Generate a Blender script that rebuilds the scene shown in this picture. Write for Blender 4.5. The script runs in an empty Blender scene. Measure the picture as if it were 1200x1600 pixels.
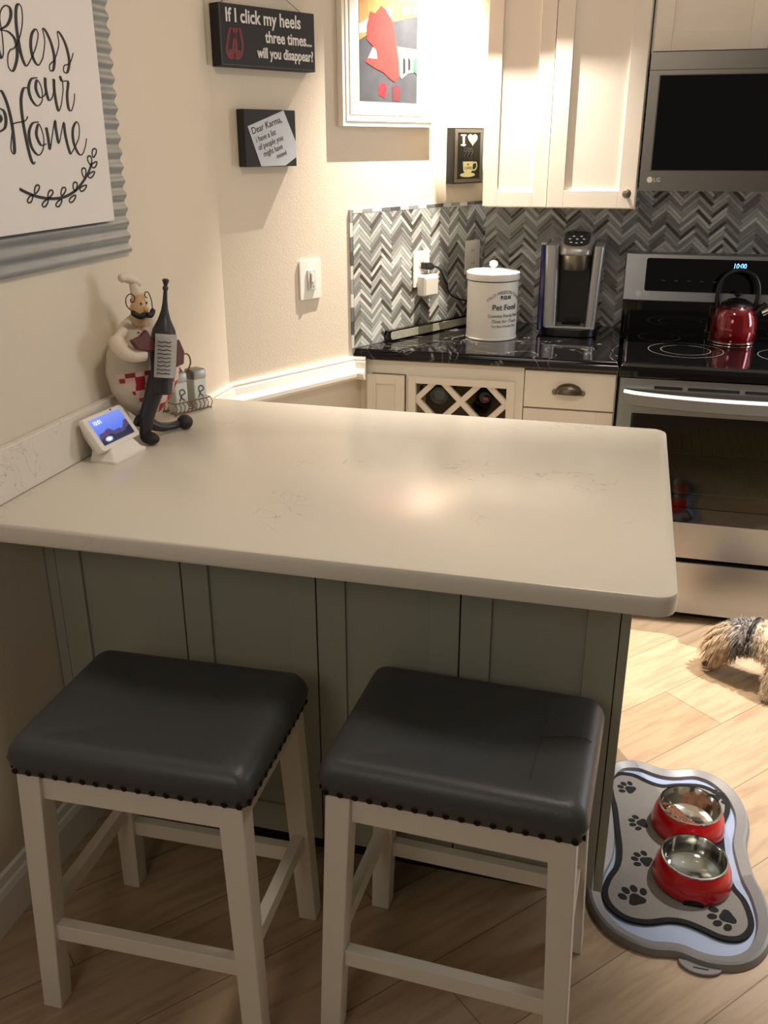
import bpy, bmesh, math, random
from mathutils import Vector, Matrix
random.seed(7)
S = bpy.context.scene
COL = S.collection
PI = math.pi

# ------------------------------------------------------------------ camera
F, CH, PITCH, YAW, ROLL = 1436.9, 1.5806, 0.3805, 0.2575, -0.0016
fw = Vector((-math.sin(YAW)*math.cos(PITCH), math.cos(YAW)*math.cos(PITCH), -math.sin(PITCH)))
rt = Vector((math.cos(YAW), math.sin(YAW), 0))
up = rt.cross(fw)
r2 = math.cos(ROLL)*rt + math.sin(ROLL)*up
u2 = -math.sin(ROLL)*rt + math.cos(ROLL)*up
cam_d = bpy.data.cameras.new('camera')
cam = bpy.data.objects.new('camera', cam_d); COL.objects.link(cam)
cam_d.sensor_fit = 'VERTICAL'; cam_d.sensor_height = 36; cam_d.lens = 36*F/1600
cam_d.clip_start = 0.02
cam.matrix_world = Matrix(((r2.x, u2.x, -fw.x, 0), (r2.y, u2.y, -fw.y, 0), (r2.z, u2.z, -fw.z, CH), (0, 0, 0, 1)))
S.camera = cam

# ------------------------------------------------------------------ view, world, lights
S.view_settings.view_transform = 'Standard'
S.view_settings.look = 'None'
S.view_settings.gamma = 1
S.view_settings.use_curve_mapping = False
S.view_settings.exposure = 0.15
W = bpy.data.worlds.new('world'); S.world = W; W.use_nodes = True
W.node_tree.nodes['Background'].inputs[0].default_value = (1.0, 0.90, 0.78, 1)
W.node_tree.nodes['Background'].inputs[1].default_value = 0.075

def light(name, kind, loc, target, energy, color, **kw):
    d = bpy.data.lights.new(name, kind); d.energy = energy; d.color = color
    for k, v in kw.items(): setattr(d, k, v)
    o = bpy.data.objects.new(name, d); COL.objects.link(o); o.location = loc
    o.rotation_euler = (Vector(target)-Vector(loc)).to_track_quat('-Z', 'Y').to_euler()
    return o
WARM = (1.0, 0.88, 0.74)
light('recessed_lamp', 'SPOT', (-0.552, 3.312, 2.50), (-0.54, 3.32, 0), 410, WARM, spot_size=1.5, spot_blend=1.0, shadow_soft_size=0.004)
light('recessed_lamp', 'SPOT', (1.15, 2.90, 2.50), (1.05, 2.85, 0), 400, (1.0, 0.955, 0.90), spot_size=1.25, spot_blend=0.7, shadow_soft_size=0.03)
light('room_fill', 'AREA', (-0.7, -0.7, 2.0), (-0.4, 1.4, 0.6), 6, WARM, shape='DISK', size=0.8)  # added warm fill from behind the camera, no known fixture
light('counter_fill', 'AREA', (0.0, 1.5, 2.48), (-0.2, 1.6, 0), 9, WARM, shape='DISK', size=0.35)  # added fill above the peninsula to lift the counter and left wall
light('window_light', 'AREA', (2.5, 3.3, 1.5), (-0.9, 2.1, 1.3), 19, (0.82, 0.90, 1.0), shape='RECTANGLE', size=0.5, size_y=1.1)

# ------------------------------------------------------------------ where a pixel of the photo lies on a known plane (only used to survey real positions)
def ray(u, v): return fw + r2*((u-600)/F) - u2*((v-800)/F)
def on_z(u, v, z): d = ray(u, v); return Vector((0, 0, CH)) + d*((z-CH)/d.z)
def on_x(u, v, x): d = ray(u, v); return Vector((0, 0, CH)) + d*(x/d.x)

# ------------------------------------------------------------------ materials
def lin(c): return tuple(((x/255)/12.92 if x/255 <= 0.04045 else ((x/255+0.055)/1.055)**2.4) for x in c)
def mat(name, rgb, rough=0.5, metal=0.0, bump=0.0, bscale=40, var=0.0, vscale=8, coat=0.0, emit=0.0, spec=0.5, trans=0.0, stretch=None, alpha=1.0):
    m = bpy.data.materials.new(name); m.use_nodes = True
    n = m.node_tree.nodes; l = m.node_tree.links; b = n['Principled BSDF']
    c = (*lin(rgb), 1)
    b.inputs['Base Color'].default_value = c
    b.inputs['Roughness'].default_value = rough; b.inputs['Metallic'].default_value = metal
    b.inputs['Coat Weight'].default_value = coat; b.inputs['Specular IOR Level'].default_value = spec
    b.inputs['Transmission Weight'].default_value = trans; b.inputs['Alpha'].default_value = alpha
    if emit: b.inputs['Emission Color'].default_value = c; b.inputs['Emission Strength'].default_value = emit
    tc = n.new('ShaderNodeTexCoord'); mp = n.new('ShaderNodeMapping'); l.new(tc.outputs['Object'], mp.inputs[0])
    if stretch: mp.inputs['Scale'].default_value = stretch
    if var == 0 and bump == 0: var = 0.03
    if var:
        t = n.new('ShaderNodeTexNoise'); t.inputs['Scale'].default_value = vscale; t.inputs['Detail'].default_value = 4
        l.new(mp.outputs[0], t.inputs[0])
        mx = n.new('ShaderNodeMixRGB'); mx.inputs[1].default_value = tuple(x*(1-var) for x in c[:3])+(1,); mx.inputs[2].default_value = tuple(min(1, x*(1+var)) for x in c[:3])+(1,)
        l.new(t.outputs[0], mx.inputs[0]); l.new(mx.outputs[0], b.inputs['Base Color'])
    if bump:
        t = n.new('ShaderNodeTexNoise'); t.inputs['Scale'].default_value = bscale; t.inputs['Detail'].default_value = 3
        l.new(mp.outputs[0], t.inputs[0])
        bp = n.new('ShaderNodeBump'); bp.inputs['Strength'].default_value = bump; bp.inputs['Distance'].default_value = 0.004
        l.new(t.outputs[0], bp.inputs['Height']); l.new(bp.outputs[0], b.inputs['Normal'])
    return m
M = {}
M['wall'] = mat('wall_paint', (220, 209, 192), 0.75, bump=0.15, bscale=180, var=0.015)
M['trim'] = mat('trim_paint', (240, 236, 228), 0.35, var=0.015)
M['ceil'] = mat('ceiling_paint', (235, 230, 220), 0.8)
M['cabw'] = mat('white_cabinet_paint', (236, 229, 218), 0.4, var=0.015)
M['cabg'] = mat('grey_cabinet_paint', (158, 160, 146), 0.45, var=0.03, vscale=3)
M['dark'] = mat('dark_gap', (14, 13, 12), 0.7)
M['black'] = mat('black_plastic', (16, 16, 18), 0.35)
M['gloss'] = mat('black_glass', (8, 8, 9), 0.06, coat=0.4)
M['matteblack'] = mat('black_board', (24, 23, 21), 0.6, bump=0.1, var=0.1)
M['steel'] = mat('stainless_steel', (172, 174, 176), 0.30, 1.0, var=0.05, vscale=2, bump=0.05, bscale=30, stretch=(1, 1, 60))
M['steelmw'] = mat('dark_stainless', (150, 146, 140), 0.34, 1.0, var=0.05, vscale=2)
M['chrome'] = mat('polished_metal', (215, 212, 205), 0.12, 1.0)
M['handlesteel'] = mat('satin_steel', (150, 150, 148), 0.5, 0.9)
M['nickel'] = mat('brushed_nickel', (150, 140, 128), 0.32, 1.0)
M['stool'] = mat('stool_white_paint', (226, 219, 206), 0.5, var=0.03, vscale=12)
M['leather'] = mat('charcoal_leather', (66, 69, 71), 0.43, bump=0.12, bscale=220, var=0.06)
M['seam'] = mat('seam_thread', (44, 44, 44), 0.6)
M['nail'] = mat('antique_nail', (40, 34, 30), 0.35, 0.8)
M['tin'] = mat('cream_tin', (236, 232, 224), 0.35)
M['ink'] = mat('black_ink', (30, 29, 28), 0.6)
M['inkgrey'] = mat('grey_ink', (95, 95, 95), 0.6)
M['signwhite'] = mat('sign_white', (226, 222, 218), 0.6)
M['galv'] = mat('galvanised_metal', (150, 156, 160), 0.4, 0.55, var=0.12, vscale=14)
M['whiteplastic'] = mat('white_plastic', (240, 236, 228), 0.35)
M['switchgrey'] = mat('dimmer_grey', (205, 205, 198), 0.35)
M['silver'] = mat('silver_plastic', (176, 176, 178), 0.32, 0.55)
M['red'] = mat('red_melamine', (196, 24, 26), 0.25, coat=0.4)
M['kettle'] = mat('red_enamel', (120, 4, 18), 0.12, 0.55, coat=1.0)
M['kibble'] = mat('kibble', (112, 70, 44), 0.8, var=0.2, vscale=60)
M['rim'] = mat('grey_tray_rim', (126, 125, 126), 0.4)
M['tray'] = mat('pale_tray', (150, 162, 188), 0.35)
M['matgrey'] = mat('grey_felt', (128, 123, 118), 0.95, bump=0.5, bscale=600, var=0.08, vscale=200)
M['felt'] = mat('black_felt', (18, 17, 19), 0.95, bump=0.5, bscale=600)
M['frame'] = mat('white_frame', (240, 234, 226), 0.35)
M['paper'] = mat('print_paper', (238, 234, 232), 0.6)
M['note'] = mat('note_paper', (200, 206, 214), 0.7)
M['glassy'] = mat('bottle_green', (30, 50, 28), 0.08, coat=0.5)
M['glassdk'] = mat('bottle_dark', (18, 14, 22), 0.1, coat=0.5)
M['glassgy'] = mat('bottle_grey', (92, 98, 98), 0.15, coat=0.5)
M['gold'] = mat('gold_foil', (190, 160, 60), 0.3, 0.9)
M['pink'] = mat('pink_label', (170, 80, 90), 0.6)
M['cream'] = mat('figure_cream', (222, 208, 188), 0.55, var=0.04, vscale=30)
M['skin'] = mat('figure_skin', (214, 176, 132), 0.5)
M['maroon'] = mat('maroon_paint', (92, 44, 42), 0.5)
M['navy'] = mat('dark_bottle_paint', (40, 38, 42), 0.4)
M['checkred'] = mat('check_red', (160, 34, 40), 0.5)
M['rust'] = mat('rusty_wire', (120, 92, 74), 0.45, 0.7)
M['pewter'] = mat('pewter', (150, 148, 140), 0.35, 0.8)
M['jar'] = mat('frosted_jar', (214, 218, 212), 0.2)
M['oven'] = mat('oven_cavity', (140, 136, 96), 0.5, var=0.15, vscale=6)
M['coffeecream'] = mat('coffee_cream', (240, 240, 190), 0.6)
M['glit'] = mat('glitter_border', (120, 118, 110), 0.4, 0.4, var=0.7, vscale=420)

def nodes_mat(name):
    m = bpy.data.materials.new(name); m.use_nodes = True
    return m, m.node_tree.nodes, m.node_tree.links, m.node_tree.nodes['Principled BSDF']
def ramp(n, pts):
    r = n.new('ShaderNodeValToRGB'); e = r.color_ramp.elements
    while len(e) < len(pts): e.new(0.5)
    for i, (p, c) in enumerate(pts): e[i].position = p; e[i].color = (*lin(c), 1)
    return r
# light oak floor laid on the diagonal
m, n, l, b = nodes_mat('oak_floor'); M['floor'] = m
tc = n.new('ShaderNodeTexCoord'); mp = n.new('ShaderNodeMapping'); mp.inputs['Rotation'].default_value = (0, 0, -math.radians(48.7)); mp.inputs['Location'].default_value = (0.35, 0.1005, 0)
l.new(tc.outputs['Object'], mp.inputs[0])
bk = n.new('ShaderNodeTexBrick'); bk.inputs['Scale'].default_value = 1; bk.inputs['Brick Width'].default_value = 1.22; bk.inputs['Row Height'].default_value = 0.205
bk.inputs['Mortar Size'].default_value = 0.0012; bk.inputs['Color1'].default_value = (*lin((184, 160, 132)), 1); bk.inputs['Color2'].default_value = (*lin((168, 143, 114)), 1); bk.inputs['Mortar'].default_value = (*lin((112, 92, 72)), 1)
l.new(mp.outputs[0], bk.inputs[0])
m2 = n.new('ShaderNodeMapping'); m2.inputs['Scale'].default_value = (1.6, 14, 1); l.new(mp.outputs[0], m2.inputs[0])
ns = n.new('ShaderNodeTexNoise'); ns.inputs['Scale'].default_value = 3; ns.inputs['Detail'].default_value = 8; ns.inputs['Distortion'].default_value = 0.6; l.new(m2.outputs[0], ns.inputs[0])
rp = ramp(n, [(0.3, (176, 150, 124)), (0.55, (255, 255, 255))]); l.new(ns.outputs[0], rp.inputs[0])
mx = n.new('ShaderNodeMixRGB'); mx.blend_type = 'MULTIPLY'; mx.inputs[0].default_value = 0.38; l.new(bk.outputs[0], mx.inputs[1]); l.new(rp.outputs[0], mx.inputs[2])
l.new(mx.outputs[0], b.inputs['Base Color']); b.inputs['Roughness'].default_value = 0.45
# quartz with a few fine scribbled veins
m, n, l, b = nodes_mat('white_quartz'); M['quartz'] = m
tc = n.new('ShaderNodeTexCoord')
n1 = n.new('ShaderNodeTexNoise'); n1.inputs['Scale'].default_value = 11; n1.inputs['Detail'].default_value = 3; n1.inputs['Distortion'].default_value = 2.0; l.new(tc.outputs['Object'], n1.inputs[0])
s1 = n.new('ShaderNodeMath'); s1.operation = 'SUBTRACT'; s1.inputs[1].default_value = 0.5; l.new(n1.outputs[0], s1.inputs[0])
s2 = n.new('ShaderNodeMath'); s2.operation = 'ABSOLUTE'; l.new(s1.outputs[0], s2.inputs[0])
s3 = n.new('ShaderNodeMapRange'); s3.inputs[1].default_value = 0.0; s3.inputs[2].default_value = 0.011; s3.inputs[3].default_value = 1; s3.inputs[4].default_value = 0; l.new(s2.outputs[0], s3.inputs[0])
n2 = n.new('ShaderNodeTexNoise'); n2.inputs['Scale'].default_value = 5.5; n2.inputs['Detail'].default_value = 1; l.new(tc.outputs['Object'], n2.inputs[0])
s4 = n.new('ShaderNodeMapRange'); s4.inputs[1].default_value = 0.615; s4.inputs[2].default_value = 0.68; l.new(n2.outputs[0], s4.inputs[0])
s5 = n.new('ShaderNodeMath'); s5.operation = 'MULTIPLY'; l.new(s3.outputs[0], s5.inputs[0]); l.new(s4.outputs[0], s5.inputs[1])
s6 = n.new('ShaderNodeMath'); s6.operation = 'MULTIPLY'; s6.inputs[1].default_value = 0.5; l.new(s5.outputs[0], s6.inputs[0])
mx = n.new('ShaderNodeMixRGB'); mx.inputs[1].default_value = (*lin((226, 220, 208)), 1); mx.inputs[2].default_value = (*lin((140, 128, 112)), 1)
l.new(s6.outputs[0], mx.inputs[0]); l.new(mx.outputs[0], b.inputs['Base Color']); b.inputs['Roughness'].default_value = 0.22
# black granite with white veins
m, n, l, b = nodes_mat('black_granite'); M['granite'] = m
tc = n.new('ShaderNodeTexCoord')
n1 = n.new('ShaderNodeTexNoise'); n1.inputs['Scale'].default_value = 4; n1.inputs['Detail'].default_value = 7; n1.inputs['Distortion'].default_value = 1.5; l.new(tc.outputs['Object'], n1.inputs[0])
s1 = n.new('ShaderNodeMath'); s1.operation = 'SUBTRACT'; s1.inputs[1].default_value = 0.5; l.new(n1.outputs[0], s1.inputs[0])
s2 = n.new('ShaderNodeMath'); s2.operation = 'ABSOLUTE'; l.new(s1.outputs[0], s2.inputs[0])
rp = ramp(n, [(0.0, (120, 118, 114)), (0.003, (48, 47, 46)), (0.010, (12, 11, 12))]); l.new(s2.outputs[0], rp.inputs[0])
l.new(rp.outputs[0], b.inputs['Base Color']); b.inputs['Roughness'].default_value = 0.07
# vertex-coloured materials
def vcol_mat(name, rough, coat=0.0, metal=0.0):
    m, n, l, b = nodes_mat(name)
    a = n.new('ShaderNodeVertexColor'); a.layer_name = 'Col'; l.new(a.outputs[0], b.inputs['Base Color'])
    b.inputs['Roughness'].default_value = rough; b.inputs['Coat Weight'].default_value = coat; b.inputs['Metallic'].default_value = metal
    return m
M['tiles'] = vcol_mat('mosaic_tiles', 0.16, 0.3)
M['fur'] = vcol_mat('dog_fur', 0.8)
M['paint'] = vcol_mat('painted_picture', 0.5)
M['screen'] = vcol_mat('screen_image', 0.3)
m = M['screen']; b = m.node_tree.nodes['Principled BSDF']; a = [x for x in m.node_tree.nodes if x.type == 'VERTEX_COLOR'][0]
m.node_tree.links.new(a.outputs[0], b.inputs['Emission Color']); b.inputs['Emission Strength'].default_value = 0.9
M['clock'] = mat('clock_digits', (120, 180, 255), 0.4, emit=3.0)
M['bluelight'] = mat('blue_tank', (34, 34, 92), 0.15, emit=0.03, coat=0.5)
M['uiw'] = mat('screen_text', (220, 230, 255), 0.4, emit=1.0)
# oven door glass: tinted see-through
m, n, l, b = nodes_mat('oven_glass'); M['ovenglass'] = m
tr = n.new('ShaderNodeBsdfTransparent'); tr.inputs[0].default_value = (0.75, 0.74, 0.62, 1)
gl = n.new('ShaderNodeBsdfGlossy'); gl.inputs[1].default_value = 0.05; gl.inputs[0].default_value = (0.8, 0.8, 0.8, 1)
fr = n.new('ShaderNodeFresnel'); fr.inputs[0].default_value = 1.5
ms = n.new('ShaderNodeMixShader'); l.new(fr.outputs[0], ms.inputs[0]); l.new(tr.outputs[0], ms.inputs[1]); l.new(gl.outputs[0], ms.inputs[2])
l.new(ms.outputs[0], n['Material Output'].inputs[0])
M['water'] = mat('clear_water', (225, 232, 235), 0.02, trans=1.0)

# ------------------------------------------------------------------ helpers
def tag(o, label=None, cat=None, group=None, kind=None):
    if label: o['label'] = label
    if cat: o['category'] = cat
    if group: o['group'] = group
    if kind: o['kind'] = kind
    return o
def thing(name, label, cat, loc=(0, 0, 0), rotz=0, group=None):
    o = bpy.data.objects.new(name, None); COL.objects.link(o); o.empty_display_size = 0.05
    o.location = loc; o.rotation_euler = (0, 0, rotz)
    return tag(o, label, cat, group)
def obj(name, bm, m, parent=None, smooth=False, bevel=0, mats=None):
    me = bpy.data.meshes.new(name); bm.to_mesh(me); bm.free()
    for x in (mats or [m]): me.materials.append(x if not isinstance(x, str) else M[x])
    if smooth:
        for p in me.polygons: p.use_smooth = True
        me.set_sharp_from_angle(angle=math.radians(42))
    o = bpy.data.objects.new(name, me); COL.objects.link(o)
    if parent: o.parent = parent
    if bevel:
        bv = o.modifiers.new('bevel', 'BEVEL'); bv.width = bevel; bv.segments = 2; bv.limit_method = 'ANGLE'
        if smooth is False:
            pass
    return o
def box(bm, x0, x1, y0, y1, z0, z1, mi=0):
    v = [bm.verts.new(p) for p in ((x0, y0, z0), (x1, y0, z0), (x1, y1, z0), (x0, y1, z0), (x0, y0, z1), (x1, y0, z1), (x1, y1, z1), (x0, y1, z1))]
    for f in ((0, 3, 2, 1), (4, 5, 6, 7), (0, 1, 5, 4), (1, 2, 6, 5), (2, 3, 7, 6), (3, 0, 4, 7)):
        fc = bm.faces.new([v[i] for i in f]); fc.material_index = mi
    return v
def bx(*a): bm = bmesh.new(); box(bm, *a); return bm
def hexa(bm, bot, top):
    v = [bm.verts.new(p) for p in list(bot)+list(top)]; k = len(bot)
    bm.faces.new(v[:k][::-1]); bm.faces.new(v[k:])
    for i in range(k): j = (i+1) % k; bm.faces.new((v[i], v[j], v[k+j], v[k+i]))
def lathe(bm, prof, c=(0, 0, 0), seg=32, axis='z', squash=1.0):
    rings = []
    for r, h in prof:
        ring = []
        for i in range(seg):
            a = 2*PI*i/seg; p = (max(r, 1e-4)*math.cos(a), max(r, 1e-4)*math.sin(a)*squash, h)
            if axis == 'y': p = (p[0], h, p[1])
            if axis == 'x': p = (h, p[0], p[1])
            ring.append(bm.verts.new((c[0]+p[0], c[1]+p[1], c[2]+p[2])))
        rings.append(ring)
    for a, b_ in zip(rings, rings[1:]):
        for i in range(seg): j = (i+1) % seg; bm.faces.new((a[i], a[j], b_[j], b_[i]))
    bm.faces.new(rings[0][::-1]); bm.faces.new(rings[-1])
    bmesh.ops.recalc_face_normals(bm, faces=bm.faces)
def smooth_path(pts, k=6, closed=False):
    pts = [Vector(p) for p in pts]; n_ = len(pts); out = []
    rng = range(n_) if closed else range(n_-1)
    for i in rng:
        if closed: p0, p1, p2, p3 = pts[i-1], pts[i], pts[(i+1) % n_], pts[(i+2) % n_]
        else: p0, p1, p2, p3 = pts[max(i-1, 0)], pts[i], pts[i+1], pts[min(i+2, n_-1)]
        for j in range(k):
            t = j/k
            out.append(0.5*((2*p1)+(-p0+p2)*t+(2*p0-5*p1+4*p2-p3)*t*t+(-p0+3*p1-3*p2+p3)*t**3))
    if not closed: out.append(pts[-1])
    return out
def tube(bm, pts, r, seg=10, closed=False):
    pts = [Vector(p) for p in pts]; rings = []; n_ = len(pts)
    rr = r if isinstance(r, (list, tuple)) else [r]*n_
    prev = None
    for i, p in enumerate(pts):
        if closed: t = (pts[(i+1) % n_]-pts[i-1]).normalized()
        else: t = (pts[min(i+1, n_-1)]-pts[max(i-1, 0)]).normalized()
        if prev is None:
            a = Vector((0, 0, 1)) if abs(t.z) < 0.9 else Vector((1, 0, 0)); x = t.cross(a).normalized()
        else: x = (prev - t*prev.dot(t)).normalized()
        prev = x; y = t.cross(x)
        rings.append([bm.verts.new(p+(x*math.cos(2*PI*j/seg)+y*math.sin(2*PI*j/seg))*rr[i]) for j in range(seg)])
    m_ = n_ if closed else n_-1
    for i in range(m_):
        a, b_ = rings[i], rings[(i+1) % n_]
        for j in range(seg): k = (j+1) % seg; bm.faces.new((a[j], a[k], b_[k], b_[j]))
    if not closed: bm.faces.new(rings[0][::-1]); bm.faces.new(rings[-1])
    bmesh.ops.recalc_face_normals(bm, faces=bm.faces)
def prism(bm, outline, z0, z1, mi=0):                      # outline in x, y, extruded in z
    v0 = [bm.verts.new((p[0], p[1], z0)) for p in outline]; v1 = [bm.verts.new((p[0], p[1], z1)) for p in outline]
    k = len(outline); fs = [bm.faces.new(v0[::-1]), bm.faces.new(v1)]
    for i in range(k): j = (i+1) % k; fs.append(bm.faces.new((v0[i], v0[j], v1[j], v1[i])))
    for f in fs: f.material_index = mi
    bmesh.ops.recalc_face_normals(bm, faces=fs)
def plate(bm, outline, y0, y1, mi=0):                      # outline in x, z, thickness along y
    v0 = [bm.verts.new((p[0], y0, p[1])) for p in outline]; v1 = [bm.verts.new((p[0], y1, p[1])) for p in outline]
    k = len(outline); fs = [bm.faces.new(v0), bm.faces.new(v1[::-1])]
    for i in range(k): j = (i+1) % k; fs.append(bm.faces.new((v0[i], v0[j], v1[j], v1[i])))
    for f in fs: f.material_index = mi
    bmesh.ops.recalc_face_normals(bm, faces=fs)
def rrect(x0, x1, y0, y1, r, k=5):
    o = []
    for cx, cy, a0 in ((x1-r, y1-r, 0), (x0+r, y1-r, 90), (x0+r, y0+r, 180), (x1-r, y0+r, 270)):
        for i in range(k+1): a = math.radians(a0+90*i/k); o.append((cx+r*math.cos(a), cy+r*math.sin(a)))
    return o
def loft(bm, loops, cap=True):
    R = [[bm.verts.new(p) for p in lp] for lp in loops]; k = len(R[0])
    for a, b_ in zip(R, R[1:]):
        for i in range(k): j = (i+1) % k; bm.faces.new((a[i], a[j], b_[j], b_[i]))
    if cap: bm.faces.new(R[0][::-1]); bm.faces.new(R[-1])
    bmesh.ops.recalc_face_normals(bm, faces=bm.faces)
def text(name, s, size, m, parent, loc=(0, 0, 0), rot=(PI/2, 0, 0), align='LEFT', shear=0.0, sx=1.0, depth=0.0006, bold=0.0, warp=None, label=None):
    c = bpy.data.curves.new(name, 'FONT'); c.body = s; c.size = size; c.extrude = depth; c.align_x = align; c.shear = shear; c.offset = bold; c.resolution_u = 3
    t = bpy.data.objects.new('tmp', c); COL.objects.link(t)
    dg = bpy.context.evaluated_depsgraph_get()
    me = bpy.data.meshes.new_from_object(t.evaluated_get(dg)); bpy.data.objects.remove(t)
    me.name = name; me.materials.clear(); me.materials.append(M[m])
    for v in me.vertices: v.co.x *= sx
    if warp:
        for v in me.vertices: v.co = warp(v.co)
    o = bpy.data.objects.new(name, me); COL.objects.link(o); o.parent = parent; o.location = loc; o.rotation_euler = rot
    if label: o['label'] = label
    return o
def ribbon(bm, pts, wfun, y0, y1):                         # pen stroke in x, z
    P = smooth_path([(p[0], 0, p[1]) for p in pts], 7); n_ = len(P); L = []; R = []
    for i, p in enumerate(P):
        t = (P[min(i+1, n_-1)]-P[max(i-1, 0)])
        if t.length < 1e-9: t = Vector((1, 0, 0))
        t.normalize(); nn = Vector((-t.z, 0, t.x)); w = wfun(t, i/(n_-1))/2
        L.append(p+nn*w); R.append(p-nn*w)
    a = [bm.verts.new((p.x, y0, p.z)) for p in L]; b_ = [bm.verts.new((p.x, y0, p.z)) for p in R]
    c = [bm.verts.new((p.x, y1, p.z)) for p in L]; d = [bm.verts.new((p.x, y1, p.z)) for p in R]
    for i in range(n_-1):
        bm.faces.new((a[i], a[i+1], b_[i+1], b_[i])); bm.faces.new((a[i], c[i], c[i+1], a[i+1])); bm.faces.new((b_[i], b_[i+1], d[i+1], d[i]))
def vcolor(o, fn):
    me = o.data; ca = me.color_attributes.new('Col', 'FLOAT_COLOR', 'CORNER')
    for p in me.polygons:
        c = fn(p)
        for li in p.loop_indices: ca.data[li].color = (*c, 1)
def struct(name, bm, m, **k): o = obj(name, bm, m, **k); o['kind'] = 'structure'; return o
def copy_thing(root, loc, rotz, label, group=None):
    r = root.copy(); COL.objects.link(r); r.location = loc; r.rotation_euler = (0, 0, rotz); r['label'] = label
    if group: r['group'] = group
    for ch in list(root.children):
        c = ch.copy(); COL.objects.link(c); c.parent = r
        for g in list(ch.children): d = g.copy(); COL.objects.link(d); d.parent = c
    return r

# ------------------------------------------------------------------ measured layout
XL = -1.189; YC = 2.614; ANG = 0.5017; SA, CA = math.sin(ANG), math.cos(ANG)
YG = 3.0885; YW = 3.7365; C2X = -0.5735
DROT = PI/2 - ANG
TOP = 0.914
def dpos(s, off, z): return (XL+s*SA+off*CA, YC+s*CA-off*SA, z)
SLEN = 1.280; CEIL = 2.52

# ------------------------------------------------------------------ shell
struct('floor', bx(-1.6, 3.0, -1.2, 4.0, -0.05, 0), 'floor')
struct('ceiling', bx(XL-0.15, 2.7, 0.9, YW+0.1, CEIL, CEIL+0.05), 'ceil')
bm = bmesh.new(); hexa(bm, [(XL-0.12, -1.2, 0), (XL, -1.2, 0), (XL, YC, 0), (XL-0.12, YC+0.1, 0)], [(XL-0.12, -1.2, CEIL), (XL, -1.2, CEIL), (XL, YC, CEIL), (XL-0.12, YC+0.1, CEIL)]); struct('wall_left', bm, 'wall')
bm = bmesh.new(); p0, p1, p2, p3 = (XL, YC), (C2X, YW), (C2X-0.1, YW+0.1), (XL-0.12, YC+0.1)
hexa(bm, [(*p, 0) for p in (p0, p1, p2, p3)], [(*p, CEIL) for p in (p0, p1, p2, p3)]); bmesh.ops.recalc_face_normals(bm, faces=bm.faces); struct('wall_corner', bm, 'wall')
struct('wall_back', bx(C2X, 2.7, YW, YW+0.1, 0, CEIL), 'wall')
bm = bmesh.new(); box(bm, 2.6, 2.7, 0.9, 2.4, 0, CEIL); box(bm, 2.6, 2.7, 3.5, YW, 0, CEIL); box(bm, 2.6, 2.7, 2.4, 3.5, 0, 0.9); box(bm, 2.6, 2.7, 2.4, 3.5, 2.1, CEIL); struct('wall_right', bm, 'wall')
def profile_run(a, b_, inward, prof, name):
    bm = bmesh.new(); A = Vector(a); B = Vector(b_); N = Vector(inward)
    R = [[bm.verts.new((P.x+N.x*o, P.y+N.y*o, z)) for o, z in prof] for P in (A, B)]
    k = len(prof)
    for i in range(k): j = (i+1) % k; bm.faces.new((R[0][i], R[0][j], R[1][j], R[1][i]))
    bm.faces.new(R[0][::-1]); bm.faces.new(R[1]); bmesh.ops.recalc_face_normals(bm, faces=bm.faces)
    return struct(name, bm, 'trim')
BP = [(0, 0), (0.016, 0), (0.016, 0.085), (0.012, 0.10), (0.008, 0.105), (0.006, 0.125), (0, 0.13)]
profile_run((XL, -1.2), (XL, 1.66), (1, 0), BP, 'baseboard_left')
CR = [(0, 0.885), (0.012, 0.885), (0.014, 0.878), (0.012, 0.872), (0.017, 0.868), (0.020, 0.845), (0.028, 0.838), (0.040, 0.832), (0.040, 0.820), (0.030, 0.812), (0.022, 0.806), (0, 0.802)]
k = math.tan((PI-ANG)/2 - PI/2)  # mitre
profile_run((XL, 2.345), (XL, YC), (1, 0), CR, 'trim_1')
e = dpos(0.545, 0, 0)
profile_run((XL, YC), (e[0], e[1]), (CA, -SA), CR, 'trim_2')
profile_run((e[0]+0.006, e[1]+0.003), (e[0]+0.048, e[1]+0.003), (0, -1), CR, 'trim_3')
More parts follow.
